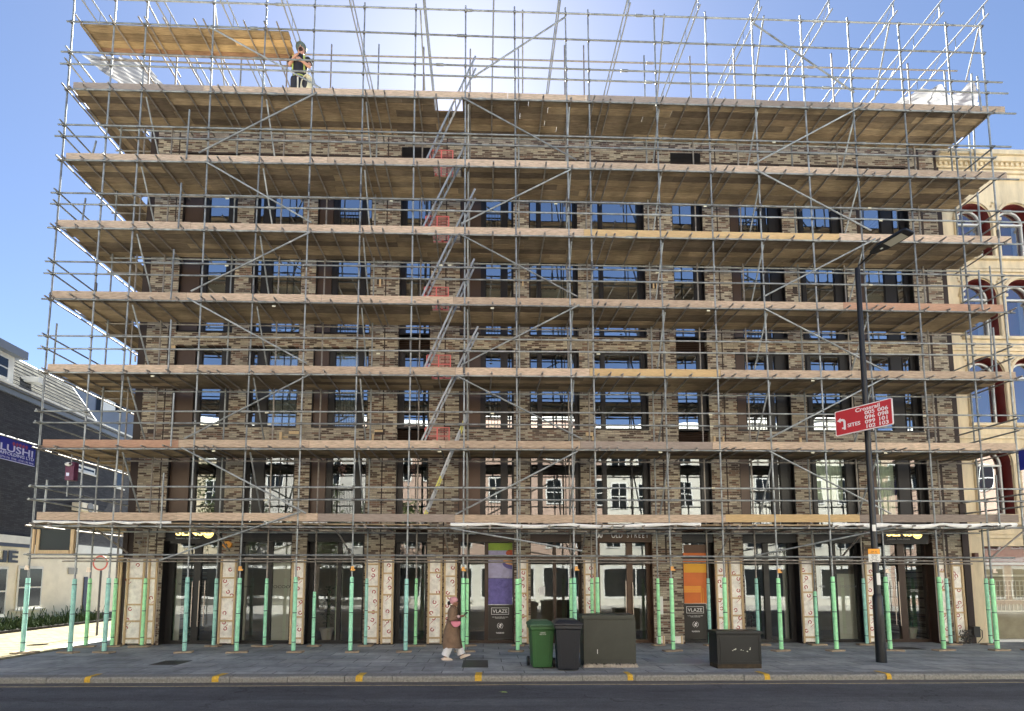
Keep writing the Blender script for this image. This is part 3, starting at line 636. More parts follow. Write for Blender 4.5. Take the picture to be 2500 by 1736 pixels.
for dy in (0, 4, 8, 12): posterpart('poster_line', rect(1669, 1711, 1431+dy, 1432+dy, pY), pY-.009, M_or2, S)
for dx in (0, 5): posterpart('poster_line', rect(1711+dx, 1712+dx, 1431+dx, 1472, pY), pY-.009, M_or2, S)
posterpart('poster_top', rect(1669, 1725, 1330, 1350, pY), pY, mat('poster_dull_brown', (.16, .09, .06), .6), S)
vlaze(1669, 1725, 1474, 1560, S, 1697)
S = shopobj[4]
M_lav = mat('poster_lavender', (.42, .40, .62), .5, noise=.3, nscale=3); M_pur = mat('poster_purple', (.13, .11, .38), .5, noise=.35, nscale=7); M_grn = mat('poster_green', (.28, .42, .03), .5, noise=.2, nscale=5)
posterpart('poster_band', rect(1192, 1251, 1326, 1344, pY), pY, M_grn, S)
posterpart('poster_field', rect(1192, 1251, 1344, 1411, pY), pY, M_lav, S)
posterpart('poster_field', rect(1192, 1251, 1412, 1476, pY), pY, M_pur, S)
r_ = rect(1228, 1251, 1344, 1390, pY); pz = (r_[2]+r_[3])/2
def seg(cx_, cz_, rx, rz, x1, y, m_, nm):
    pts = [(min(cx_+rx*math.cos(t*math.pi/14), x1), cz_+rz*math.sin(t*math.pi/14)) for t in range(28)]
    build(nm, MB().prism(pts, y-.002, y), m_, S)
seg(r_[1]+.02, pz-.10, .34, .20, r_[1], pY-.005, M_pur, 'poster_shape'); seg(r_[1]+.02, pz-.0, .32, .17, r_[1], pY-.008, mat('poster_peach', (.75, .38, .16), .5), 'poster_shape'); seg(r_[1]-.06, pz+.22, .15, .10, r_[1], pY-.011, mat('poster_tomato', (.6, .10, .03), .5, noise=.4, nscale=20), 'poster_shape')
mk = MB(); rr = rect(1192, 1251, 1412, 1445, pY)
for i in range(90):
    a = random.uniform(-2.9, -.2); r0 = random.uniform(.02, .25); cx_, cz_ = (rr[0]+rr[1])/2+.05, rr[3]-.03
    x0, z0 = cx_+r0*math.cos(a)*1.1, cz_+r0*math.sin(a); x1, z1 = x0+.03*math.cos(a+random.uniform(-.6, .6)), z0+.03*math.sin(a)
    if rr[0] < x0 < rr[1]-.03: mk.add([(x0, pY-.0052, z0), (x0+.004, pY-.0052, z0), (x1+.004, pY-.0052, z1), (x1, pY-.0052, z1)], [(0, 1, 2, 3)])
build('poster_scratches', mk, mat('poster_dark_purple', (.04, .035, .2), .5), S)
vlaze(1192, 1251, 1477, 1560, S, 1221)
p = at(1323, 1442, SY-.01); build('paper_notice', MB().box(p.x-.1, p.x+.1, SY-.012, SY-.006, p.z-.13, p.z+.13), M_wht, shopobj[5])
mk = MB()
for i in range(6): mk.box(p.x-.06, p.x+.05, SY-.014, SY-.0125, p.z-.09+.035*i, p.z-.082+.035*i)
build('notice_lines', mk, M_greyv, shopobj[5])
# orange hexagonal sticker, house number plate, wall lights and wiring bundles
p = at(556, 1330, FY-.01); pts = [(p.x+.15*math.cos(t*math.pi/3+.2), p.z+.12*math.sin(t*math.pi/3+.2)) for t in range(6)]
H = build('alarm_box', MB().prism(pts, FY-.07, FY-.004), mat('alarm_orange', (.75, .33, .04), .5), bld)
build('alarm_label', MB().prism([(p.x-.05, p.z-.03), (p.x+.04, p.z-.03), (p.x-.02, p.z+.05)], FY-.075, FY-.071), M_black, H)
p = at(1615, 1478, FY-.01); build('entry_panel', MB().box(p.x-.045, p.x+.045, FY-.03, FY-.002, p.z-.28, p.z+.28), M_white, bld)
for (px, py) in ((341, 1325), (1270, 1308), (1756, 1305), (1630, 1307), (1100, 1304), (2290, 1306)):
    p = at(px, py, FY-.08); mb = MB().ball((p.x, FY-.1, p.z), .05, .06, .05, 8)
    mb.path([(p.x+random.uniform(-.1, .1), FY-.04-random.random()*.04, p.z+.18-.06*i+random.uniform(-.03, .03)) for i in range(7)], .008, 5)
    mb.path([(p.x+.15+random.uniform(-.06, .06), FY-.04, p.z+.1-.07*i) for i in range(7)], .006, 5)
    build('junction_box', mb, mat('cable_grey', (.30, .29, .28), .6), bld)
# sprigs hung in the first floor panes
for (px, py, ci) in ((836, 1144, 2), (1009, 1144, 3)):
    mb = MB()
    for i in range(60):
        q = at(px+random.gauss(0, 5), py+random.gauss(0, 10), FY+.24); mb.ball(q, .02, .012, .02, 6)
    build('hanging_decoration', mb, mat('pink_decoration', (.45, .22, .20), .7, noise=.5, nscale=30), bld)
# ------------------------------------------------------------------ scaffolding
SF, SB = 15.0, 16.30            # front and back rows of standards
TR = .0245
sca = thing('scaffolding', 'tube and board scaffolding with seven decks covering the whole brick building', 'scaffolding', (0, SF, 0))
front = [(182, 0, 54, 1594), (284, 0, 170, 1592), (361, 0, 254, 1590), (524, 0, 450, 1590), (652, 0, 577, 1590), (770, 0, 716, 1590), (891, 7, 855, 1590), (1016, 10, 990, 1590), (1137, 14, 1130, 1590), (1256, 17, 1264, 1590), (1380, 19, 1405, 1590), (1435, 24, 1461, 1590), (1596, 25, 1644, 1590), (1721, 29, 1774, 1590), (1834, 33, 1908, 1590), (1953, 38, 2043, 1591), (2068, 43, 2174, 1591), (2192, 55, 2305, 1591), (2308, 54, 2436, 1592), (2393, 60, 2524, 1594)]
def L3(l, m_, r, Y=SF): return [at(*l, Y), at(*m_, Y), at(*r, Y)]
def zline(pts, x):
    a, b, c = pts
    if x < b.x: t = (x-a.x)/(b.x-a.x); return a.z+(b.z-a.z)*t
    t = (x-b.x)/(c.x-b.x); return b.z+(c.z-b.z)*t
toe = [L3((172, 201), (1240, 227), (2455, 261)), L3((154, 373), (1270, 391), (2462, 421)), L3((130, 537), (1270, 557), (2475, 578)), L3((116, 710), (1256, 727), (2452, 744)), L3((109, 888), (1270, 898), (2486, 908)), L3((98, 1073), (1267, 1076), (2486, 1083)), L3((83, 1250), (1267, 1257), (2486, 1257))]
toeR = [2456, 2462, 2475, 2455, 2486, 2488, 2492]
rails = [ # guard rails on the front face
 L3((184, 0), (1270, 34), (2387, 68)), L3((175, 57), (1270, 97), (2399, 134)), L3((165, 131), (1270, 169), (2434, 205)), L3((163, 160), (1270, 195), (2448, 232)),
 L3((158, 308), (1267, 334), (2455, 362)), L3((150, 336), (1267, 359), (2418, 389)),
 L3((141, 474), (1270, 494), (2488, 520)), L3((139, 501), (1270, 521), (2488, 546)),
 L3((127, 641), (1270, 658), (2490, 676)), L3((124, 670), (1270, 687), (2496, 703)),
 L3((110, 822), (1270, 831), (2489, 843)), L3((109, 853), (1270, 860), (2498, 870)),
 L3((102, 1005), (1267, 1008), (2486, 1016)), L3((99, 1033), (1267, 1038), (2492, 1047)),
 L3((88, 1188), (1267, 1192), (2498, 1195)), L3((85, 1220), (1267, 1221), (2500, 1225)),
 L3((76, 1354), (1267, 1357), (2463, 1362))]
# standards
LB = []
def coup(mb, p, s=.05):
    mb.box(p.x-s*.7, p.x+s*.7, p.y-s*.9, p.y+s*.5, p.z-s*.8, p.z+s*.8)
    mb.tube((p.x-s*.9, p.y-s*.8, p.z-s*.3), (p.x+s*1.1, p.y-s*.8, p.z+s*.4), .012, 5)
fx = []
for i, (x1, y1, x0, y0) in enumerate(front):
    top = at(x1, y1, SF); bot = at(x0, y0, SF); bot.z = .045
    if y1 == 0: top = top+(top-bot)*.035
    fx.append((bot.x, top.x, top.z))
    mid = bot.lerp(top, .5)+Vector((random.uniform(-.02, .02), 0, 0))
    mb = MB().tube(bot, mid, TR).tube(mid, top, TR)
    S = build('standard', mb, M_steel, sca)
    sp = bot.lerp(top, random.uniform(.3, .7)); build('splice_sleeve', MB().tube(sp-Vector((0, 0, .13)), sp+Vector((0, 0, .13)), .036), M_coupler, S)
def fxz(i, z):
    b, t, tz = fx[i]; return b+(t-b)*z/tz
back = [(209, 1577), (273, 1577), (346, 1577), (521, 1576), (645, 1576), (764, 1576), (892, 1576), (1014, 1576), (1140, 1576), (1270, 1576), (1395, 1576), (1447, 1576), (1610, 1576), (1734, 1576), (1853, 1576), (1996, 1575), (2117, 1575), (2322, 1576), (2420, 1577)]
btop = [130, 120, 120, 125, 110, 115, 115, 122, 127, 125, 119, 119, 144, 146, 128, 132, 140, 165, 182]
bx = []
for i, (px, py) in enumerate(back):
    b = at(px, py, SB); zt = at(px, btop[i], SB+.1).z
    if i == 0: zt = 17.5
    bx.append(b.x)
    if i == 9: b.z = .05
    build('standard', MB().tube((b.x, SB, .045), (b.x, SB, zt), TR), M_steel2 if i % 3 else M_steel, sca)
# foam sleeves, base plates and sole boards
def sleeve(x, y, top, r=.052, tone=0, lean=0.0):
    mb = MB(); z0 = .06; 
    mb.loft([(x, y, z0, r, r), (x+lean*.5, y, z0+(top-z0)*.5, r*.99, r*.99), (x+lean, y, top-.16, r, r), (x+lean, y, top-.15, r*.93, r*.93), (x+lean*1.02, y, top-.02, r*.92, r*.92), (x+lean*1.02, y, top, r*.8, r*.8)], 14)
    o = build('foam_sleeve', mb, M_foamv[tone], sca)
    for zz in (.28, top*.52, top-.17):
        build('tape_ring', MB().loft([(x+lean*(zz/top), y, zz, r+.0025, r+.0025), (x+lean*(zz/top), y, zz+.018, r+.0025, r+.0025)], 14), M_black, o)
M_foamv = [mat('bright_green_foam', (.44, .95, .50), .7, noise=.22, nscale=9, rand=.14), mat('teal_green_foam', (.42, .80, .68), .7, noise=.22, nscale=9, rand=.14), mat('mint_foam', (.42, .90, .60), .7, noise=.22, nscale=9, rand=.14)]
M_sole = mat('sole_timber', (.40, .31, .22), .9, noise=.35, nscale=7)
ft = [1, 1, 1, 1, 2, 2, 2, 1, 0, 0, 2, 0, 0, 0, 0, 0, 0, 0, 0, 0]
for i in range(20):
    b, t, tz = fx[i]; top = at(front[i][2], 1410, SF).z
    sleeve(b, SF, top+random.uniform(-.04, .03), .056, ft[i], lean=(t-b)*top/tz)
bt_ = [0, 0, 0, 1, 2, 2, 1, 0, 0, 0, 0, 0, 0, 1, 1, 2, 1, 1, 2]
for i in range(19):
    b = back[i]; top = at(b[0], 1412, SB).z
    if i in (5, 15): top -= .4
    sleeve(bx[i], SB, top, .050, bt_[i])
for (xs, y) in ((([f[0] for f in fx]), SF), (bx, SB)):
    for x in xs:
        rot = random.uniform(-.35, .35); M_ = Matrix.Translation((x+random.uniform(-.08, .08), y+random.uniform(-.04, .04), 0)) @ Matrix.Rotation(rot, 4, 'Z')
        L_ = random.uniform(.18, .30)
        o = build('sole_board', MB().box(-L_, L_, -.11, .11, .006, .047, M_), M_sole, sca)
        build('base_plate', MB().box(x-.07, x+.07, y-.07, y+.07, .0455, .052), M_coupler, o)
# orange and white tags on standards
M_tag = mat('orange_tag', (.85, .42, .10), .5); M_tagw = mat('pale_tag', (.85, .70, .55), .5)
for (px, py, m_) in ((65, 1386, M_tagw), (216, 1391, M_tagw), (586, 1388, M_tag), (860, 1388, M_tag), (1130, 1389, M_tag), (1406, 1388, M_tag), (1640, 1388, M_tag), (1901, 1394, M_tag), (2164, 1394, M_tagw), (2426, 1394, M_tagw)):
    p = at(px, py, SF-.04); build('pole_tag', MB().box(p.x-.03, p.x+.05, SF-.06, SF-.03, p.z-.05, p.z+.06).box(p.x-.04, p.x+.09, SF-.065, SF-.061, p.z-.06, p.z-.02), m_, sca)
# long horizontals on the front, with a coupler at every standard
XL0 = lambda pts: pts[0]
def hrun(name, pts, dy=0, m_=M_steel, ext=(.15, .12)):
    a, b, c = [Vector((p.x, p.y+dy, p.z)) for p in pts]
    a = a-(b-a).normalized()*ext[0]; c = c+(c-b).normalized()*ext[1]
    xs = [a.x]; 
    while xs[-1] < c.x-6.4: xs.append(xs[-1]+random.uniform(5.2, 6.4))
    xs.append(c.x); mb = MB(); off = 0
    for i in range(len(xs)-1):
        p = Vector((xs[i], a.y+off, zline((a, b, c), xs[i]))); q = Vector((xs[i+1], a.y+off, zline((a, b, c), xs[i+1])))
        mb.tube(p, q, TR)
        if i: mb.tube(p-Vector((.11, 0, 0)), p+Vector((.11, 0, 0)), .038)
    return build(name, mb, m_, sca)
CO = []
for k, pts in enumerate(rails):
    ex = (.15, .12)
    if k in (0, 1): ex = (.1, .02)
    o = hrun('guard_rail' if k < 16 else 'ledger', pts, -.055, M_steel, ex)
    for i in range(20):
        x = fxz(i, zline(pts, fxz(i, pts[1].z))); z = zline(pts, x); CO.append(Vector((x, SF-.03, z)))
ledg = []
for k, pts in enumerate(toe):
    d = .275 if k < 6 else .39
    lp = [Vector((p.x, p.y, p.z-d)) for p in pts]; ledg.append(lp)
    hrun('ledger', lp, -.055, M_steel, (.1, .25))
    lb = [Vector((p.x, SB+.05, p.z-.03)) for p in lp]; lb[0].x = bx[0]
    hrun('ledger', lb, 0, M_steel2 if k % 2 else M_steel, (.1, .1))
    for i in range(20):
        x = fxz(i, zline(lp, fxz(i, lp[1].z))); CO.append(Vector((x, SF-.03, zline(lp, x))))
gp = [Vector((p.x, SB, p.z-.14)) for p in rails[16]]; hrun('ledger', gp, 0, M_steel2)
gp2 = [Vector((p.x, SF+.05, p.z-.10)) for p in rails[16]]; hrun('ledger', gp2, 0, M_steel2, (.1, -.6))
br = [at(744, 133, SB+.1), at(1270, 146, SB+.1), at(2330, 173, SB+.1)]; hrun('guard_rail', br, 0, M_steel2, (.1, .1))
# back handrail line in front of the brick at each lift
for k in (3, 4, 5):
    pts = [Vector((p.x, SB-.05, p.z+1.02)) for p in ledg[k]]
# couplers: the hundred nearest as parts, the rest as one
CO.sort(key=lambda p: (p-Vector((0, 0, 2))).length)
for p in CO[:60]:
    mb = MB(); coup(mb, p); build('coupler', mb, M_coupler, sca)
mb = MB()
for p in CO[60:]: coup(mb, p, .045)
tag(build('coupler_set', mb, M_coupler, sca), kind='stuff')
# transoms, decks and toe boards
TRN = []
DX0, DX1, DXB = [], [], []
for k in range(7):
    lp = ledg[k]; xl = toe[k][0].x; xr = at(toeR[k], 600, SF).x if k not in (3,) else fx[19][0]-.0
    xr = toe[k][2].x
    dxr = fxz(19, lp[2].z)+.02
    z0 = lp[1].z
    # transoms
    xs = []
    for i in range(20):
        x = fxz(i, z0); xs.append(x+.12)
        if i < 19:
            x2 = fxz(i+1, z0); n = 1 if x2-x > 1.0 else 0
            if x2-x > 1.9: n = 2
            for q in range(n): xs.append(x+(x2-x)*(q+1)/(n+1)+random.uniform(-.12, .12))
    for j in (3, 6, 11, 13, 16): xs.append(fxz(j, z0)+.38+random.uniform(-.03, .06))
    for x in xs:
        zf_ = zline(lp, x)+.052
        a = Vector((x, SF-.16+random.uniform(-.12, .03), zf_)); b = Vector((x+random.uniform(-.04, .04), SB+.22+random.uniform(-.05, .15), zf_-.005))
        TRN.append((a, b, zf_))
    # deck boards, seven rows, ends staggered
    db = MB(); rows = 6; wy = .222
    for r in range(rows):
        y0 = SF+.03+r*.235; x0 = fxz(0, z0)+.05+random.uniform(-.05, .12); x1 = dxr+random.uniform(-.12, .05)
        if k == 0 and r < 4: x1 += .15
        x = x0
        while x < x1-.3:
            L_ = min(3.9, x1-x) if x > x0 else random.uniform(1.6, 3.9)
            xa, xb = x, min(x+L_, x1)-.006; za = zline(lp, xa)+.08; zb = zline(lp, xb)+.08
            hole = (r <= 1)
            segs_ = [(xa, xb)]
            if hole:                                       # ladder hatch
                h0, h1 = hx0, hx1 = at(1058, 300, SF).x, at(1128, 300, SF).x
                segs_ = []
                if xa < h0: segs_.append((xa, min(xb, h0)))
                if xb > h1: segs_.append((max(xa, h1), xb))
            for (p, q) in segs_:
                if q-p < .05: continue
                zp = zline(lp, p)+.08; zq = zline(lp, q)+.08; j = random.uniform(-.002, .006)
                if (p, q) == segs_[0]: db.cur = random.uniform(.02, .98)
                db.add([(p, y0, zp+j), (q, y0, zq+j), (q, y0+wy, zq+j), (p, y0+wy, zp+j), (p, y0, zp+.036), (q, y0, zq+.036), (q, y0+wy, zq+.036), (p, y0+wy, zp+.036)], [(0, 3, 2, 1), (4, 5, 6, 7), (0, 1, 5, 4), (1, 2, 6, 5), (2, 3, 7, 6), (3, 0, 4, 7)])
            x += L_
    build('deck', db, M_deck, sca)
    # toe boards, each its own plank
    segx = [[172, 492, 700, 1240, 1432, 1858, 2050, 2456], [154, 484, 797, 1114, 1434, 1745, 2051, 2462], [130, 460, 786, 1109, 1427, 1745, 2053, 2475], [116, 450, 782, 1106, 1431, 1741, 2063, 2455], [109, 445, 781, 1112, 1441, 1762, 2083, 2486], [98, 431, 752, 1086, 1418, 1743, 2067, 2488], [83, 428, 773, 1110, 1447, 1775, 2104, 2494]][k]
    for q in range(len(segx)-1):
        py = 600; a = at(segx[q], [214, 390, 560, 727, 898, 1078, 1256][k], SF-.09).x+.004; b = at(segx[q+1], [214, 390, 560, 727, 898, 1078, 1256][k], SF-.09).x-.004
        za, zb = zline(toe[k], a), zline(toe[k], b); dz = random.uniform(-.008, .012); yy = SF+.035
        h = .222
        m_ = M_toe
        if (k, q) in ((4, 4), (6, 5), (2, 5), (2, 4)): m_ = M_toe_y
        if (k, q) in ((3, 6), (5, 0)): m_ = M_toe_r
        if (k, q) in ((6, 2), (0, 0), (0, 4), (0, 5), (5, 4), (6, 6)) : m_ = M_toe_g
        build('toe_board', MB().add([(a, yy-.038, za-h+dz), (b, yy-.038, zb-h+dz), (b, yy-.038, zb+dz), (a, yy-.038, za+dz), (a, yy, za-h+dz), (b, yy, zb-h+dz), (b, yy, zb+dz), (a, yy, za+dz)], [(0, 1, 2, 3), (7, 6, 5, 4), (0, 4, 5, 1), (3, 2, 6, 7), (0, 3, 7, 4), (1, 5, 6, 2)]), m_, sca)
TRN.sort(key=lambda t: t[2])
for (a, b, z) in TRN[:95]: build('transom', MB().tube(a, b, TR).box(a.x-.03, a.x+.03, SF-.10, SF-.03, a.z-.075, a.z+.02), M_steel2, sca)
mb = MB()
for (a, b, z) in TRN[95:]:
    mb.tube(a, b, TR); mb.box(a.x-.03, a.x+.03, SF-.10, SF-.03, a.z-.075, a.z+.02)
tag(build('transom_set', mb, M_steel2, sca), kind='stuff')
# left return: boards, ledgers, rails and standards going back along the gable
M_deckY = plankmat('side_boards', [(.34, .255, .165), (.24, .185, .13), (.44, .335, .215), (.19, .145, .105)], (9, .7, 9))
for k in range(7):
    lp = ledg[k]; xA = fxz(0, lp[0].z); xB = BX0-.12; z = lp[0].z
    dr = MB(); r = 0
    while xA+.08+(r+1)*.235 < xB+.04:
        x = xA+.08+r*.235; ya = SF+.03+6*.235
        dr.cur = random.uniform(.02, .98); dr.box(x, x+.222, ya, 25.5+random.uniform(-.3, .1), z+.078, z+.114); r += 1
    build('side_deck', dr, M_deckY, sca)
    build('side_ledger', MB().tube((xA+.03, SF-.25, z-.005), (xA+.03, 25.8, z-.005), TR), M_steel2, sca)
    mb = MB(); y = 17.3
    while y < 25.5: mb.tube((xA-.12, y, z+.05), (xB, y, z+.05), TR); y += 1.35
    build('side_transom', mb, M_steel2, sca)
    for rr in rails:
        if 0.5 < rr[0].z-z < 1.4 and k > 0:
            build('side_rail', MB().tube((xA+.055, SF-.25, rr[0].z-.01), (xA+.055, 25.6, rr[0].z-.01), TR), M_steel, sca)
for rr in rails[2:4]: build('side_rail', MB().tube((fxz(0, rr[0].z)+.055, SF-.25, rr[0].z-.01), (fxz(0, rr[0].z)+.055, 18.5, rr[0].z-.01), TR), M_steel, sca)
for y in (18.6, 20.9, 23.2, 25.5):
    build('standard', MB().tube((bx[0]-.15, y, .04), (bx[0]-.45, y, 17.6), TR), M_steel, sca)
    build('standard', MB().tube((BX0-.22, y, .04), (BX0-.22, y, 17.6), TR), M_steel2, sca)
# right end guard rails and outriggers
for (a, b, Y1) in (((2418, 359), (2376, 415), 16.6), ((2420, 385), (2372, 430), 16.6)): pass
for k in (1, 2, 3, 4, 5, 6):
    z = ledg[k][2].z; x = fxz(19, z)-.05
    for dz in (.62, .98):
        build('end_rail', MB().tube((x, SF-.2, z+dz), (x-.05, SB+.65, z+dz+.02), TR), M_steel, sca)
for (px, y0, y1, m_) in ((2390, 186, 270, 0), (2376, 180, 420, 1), (2368, 300, 450, 1), (2390, 470, 590, 0), (2393, 660, 757, 0), (2420, 650, 757, 1), (2428, 800, 925, 0), (2421, 780, 1000, 1), (2435, 1160, 1290, 0)):
    a = at(px-4, y0, SF-.1 if m_ == 0 else SB+.2); b = at(px+6, y1, a.y); build('short_post', MB().tube(a, b, TR), M_steel, sca)
for (px, y0, y1) in ((460, 268, 388), (440, 447, 557), (422, 609, 730), (415, 781, 910), (422, 960, 1090), (397, 1155, 1290), (112, 1172, 1252), (136, 790, 890), (232, 344, 374), (206, 484, 540)):
    a = at(px+3, y0, SF+(-.09 if px > 300 else .6)); b = at(px-5, y1, a.y); build('short_post', MB().tube(a, b, TR), M_steel, sca)
# face braces
brace = [(774, 226, 485, 373), (505, 396, 760, 543), (756, 567, 466, 711), (458, 728, 749, 887), (761, 912, 450, 1071), (444, 1093, 747, 1253), (733, 1250, 390, 1368),
 (1381, 41, 1149, 192), (1127, 237, 1407, 390), (1393, 414, 1126, 546), (1120, 570, 1410, 724), (1415, 744, 1126, 891), (1115, 918, 1421, 1072), (1410, 1102, 1112, 1256), (1101, 1290, 1421, 1345),
 (1839, 57, 2086, 226), (2109, 256, 1842, 399), (1844, 414, 2127, 563), (2137, 583, 1866, 723), (1867, 754, 2160, 905), (2157, 924, 1873, 1073), (1873, 1099, 2175, 1254), (2186, 1287, 1842, 1357), (512, 66, 782, 214)]
for (a, b, c, d) in brace:
    p, q = at(a, b, SF-.115), at(c, d, SF-.115)
    build('brace', MB().tube(p, q, TR), M_steel, sca)
# ledger braces from the front of one deck to the back of the deck below
for i in (2, 4, 6, 8, 10, 12, 14, 16):
    for k in range(6):
        z = ledg[k][1].z; x = fxz(i, z)+.09; lp = ledg[k]
        a = Vector((x, SF+.08, zline(lp, x)-.06)); zb = zline(ledg[k+1], x)+.2; dxx = random.uniform(-.03, .03)
        build('brace', MB().tube(a, (x+dxx, SB-.08, zb), TR), M_steel, sca)
for (a, b, c, d, Y0, Y1) in ((236, 1293, 312, 1350, 15.2, 16.2), (522, 1293, 560, 1345, 15.2, 16.2), (822, 1295, 855, 1350, 15.1, 16.2), (1084, 1295, 1095, 1350, 15.1, 16.2), (1430, 1297, 1419, 1350, 15.1, 16.2), (1791, 1292, 1753, 1358, 15.1, 16.2), (2115, 1290, 2055, 1360, 15.1, 16.2), (2500, 1296, 2420, 1362, 14.95, 15.0)):
    build('brace', MB().tube(at(a, b, Y0), at(c, d, Y1), TR), M_steel2, sca)
# raking struts under the top rail
for (a, b, c, d) in ((1276, 24, 1276, 227), (1622, 34, 1605, 235), (1865, 38, 1836, 240), (2172, 54, 2135, 243), (2390, 68, 2358, 200), (1026, 20, 1037, 220), (361, 8, 430, 140), (524, 10, 548, 210)):
    p, q = at(a, b, SF+.05), at(c, d, 17.0); build('raking_strut', MB().tube(p, q, TR), M_steel, sca)
# top deck of new boards beside the worker
tp = rails[1]; nb = MB(); xa = at(192, 75, SF).x; xb = at(703, 80, SF).x
for r in range(4):
    y0 = SF+.03+.235*r; z = zline(tp, xa)+.0; z2 = zline(tp, xb)+.0
    nb.cur = (.1, .35, .6, .9)[r]
    nb.add([(xa, y0, z), (xb-.03*r, y0, z2), (xb-.03*r, y0+.222, z2), (xa, y0+.222, z), (xa, y0, z+.038), (xb-.03*r, y0, z2+.038), (xb-.03*r, y0+.222, z2+.038), (xa, y0+.222, z+.038)], [(0, 3, 2, 1), (4, 5, 6, 7), (0, 1, 5, 4), (1, 2, 6, 5), (2, 3, 7, 6), (3, 0, 4, 7)])
build('high_platform', nb, M_newboard, sca)
z = zline(tp, at(560, 80, SF).x); z2 = zline(tp, xb); xq = at(560, 80, SF).x
build('new_plank', MB().box(xq, xb-.05, SF+.03+.235, SF+.03+.235+.222, min(z, z2)-.012, min(z, z2)-.001), M_toe_y, sca)
build('guard_rail', MB().tube((xa-.2, SF+1.05, zline(tp, xa)-.08), (xb+.3, SF+1.05, zline(tp, xb)-.08), TR), M_steel2, sca)
for px in (192, 275, 345, 360, 405, 480, 502, 600, 650, 680):
    a = at(px, 60, SF-.15); z = zline(tp, a.x)-.03; L_ = random.choice((1.6, 2.2, 3.2))
    build('transom', MB().tube((a.x, SF-.3, z), (a.x, SF+L_, z-.02), TR), M_steel2, sca)
# ladder beams laid over the top rail towards the roof
M_alu = mat('aluminium_beam', (.34, .36, .375), .5, .5)
for px, py in ((198, 1), (379, 5), (540, 10), (691, 15), (857, 22), (1036, 28), (1205, 33), (1364, 37), (1531, 42), (1698, 46), (1845, 51), (2014, 55), (2169, 60), (2280, 64), (2387, 67)):
    b = at(px, py, SF-.05); z = b.z+.055; h = .45; mb = MB(); Y0, Y1 = SF-.42, 22.6
    mb.tube((b.x, Y0, z), (b.x, Y1, z), TR*.95); mb.tube((b.x, Y0-.12, z+h), (b.x, Y1, z+h), TR*.95)
    y = Y0+.14; up = True; mb.tube((b.x, y, z), (b.x, y, z+h), .02)
    while y < Y1-.8:
        mb.tube((b.x, y, z+h), (b.x, y+.45, z), .010)
        mb.tube((b.x, y+1.0, z), (b.x, y+1.0, z+h), .010); y += 1.55
    build('ladder_beam', mb, M_alu, sca)
    if px > 1500 or px < 700:
        mb = MB()
        for yy in (18.4, 22.2): mb.tube((b.x+.05, yy, 16.9), (b.x+.05, yy, z+h), TR)
        build('standard', mb, M_steel, sca)
M_lbl = mat('label_white', (.60, .57, .42), .6)
for (px, py) in ((554, 484), (955, 490), (1357, 497), (1722, 503), (2124, 507), (1076, 647), (1098, 647), (553, 648), (1605, 665), (2127, 695), (651, 1007), (923, 863), (657, 1036), (1202, 1009), (1203, 1040), (1461, 864), (1735, 1012), (1738, 1041), (2258, 1015), (1205, 1192), (1742, 1191), (648, 1221), (1613, 1104), (1073, 1102), (521, 1101), (1985, 929), (2163, 1106), (372, 918), (1985, 1105), (1202, 752), (1730, 758), (1890, 347), (2151, 538), (668, 747)):
    p = at(px, py, SF-.10); build('tube_label', MB().box(p.x-.05, p.x+.05, SF-.092, SF-.086, p.z-.022, p.z+.022), M_lbl, sca)
# timber framed dark panel at the left end
a = at(80, 1292, SF-.02); b = at(180, 1352, SF-.02); x0, x1, z0, z1 = a.x, at(180, 1320, SF).x, b.z, a.z
P = build('boarded_panel', MB().box(x0+.12, x1-.12, SF+.06, SF+.085, z0+.1, z1), mat('dark_board', (.012, .02, .022), .6), sca)
build('panel_frame', MB().box(x0, x0+.05, SF-.02, SF+.03, z0, z1).box(x0+.07, x0+.15, SF+.03, SF+.12, z0, z1).box(x1-.12, x1-.03, SF+.03, SF+.12, z0, z1).box(x0+.15, x1-.12, SF, SF+.14, z0, z0+.1), M_batten, P)

# ---------------- ladders, each leaning from one deck through the hatch above
lad = [(1034, 387, 1161, 137, 0), (1025, 552, 1135, 355, 1), (1023, 722, 1160, 461, 2), (1030, 893, 1158, 632, 3), (1022, 1075, 1167, 797, 4), (1027, 1258, 1142, 1004, 5)]
names = ['top deck', 'second deck from the top', 'third deck from the top', 'fourth deck from the top', 'fifth deck from the top', 'second lowest deck']
for (x0, y0, x1, y1, k) in lad:
    yn = SF+.09; a = at(x0, y0, yn); b = at(x1, y1, yn); a.z = zline(ledg[k+1], a.x)+.12
    d = (b-a).normalized(); t = thing('ladder', f'aluminium ladder leaning up through the hatch of the {names[k]}', 'ladder', a, 'ladders between the scaffold decks')
    M_y = mat('yellow_ladder_rail', (.62, .56, .12), .5)
    for s in (0, .40):
        sd = d.cross(Vector((0, 1, 0))).normalized(); mb = MB(); o = Vector((0, s, 0)); w_, v_ = .026, .014
        vs = [p+o+sd*i*w_+Vector((0, j*v_, 0)) for p in (a, b) for i in (-1, 1) for j in (-1, 1)]
        mb.add(vs, [(0, 1, 3, 2), (4, 6, 7, 5), (0, 4, 5, 1), (2, 3, 7, 6), (0, 2, 6, 4), (1, 5, 7, 3)])
        build('rail', mb, M_alu, t)
        if k == 5:
            for (f0, f1) in ((.03, .12), (.32, .42), (.83, .92)): build('yellow_sleeve', MB().tube(a.lerp(b, f0)+o, a.lerp(b, f1)+o, .028), M_y, t)
    L_ = (b-a).length; q = .25
    while q < L_:
        p = a+d*q; build('rung', MB().tube(p+Vector((0, .01, 0)), p+Vector((0, .39, 0)), .015), M_alu, t); q += .27
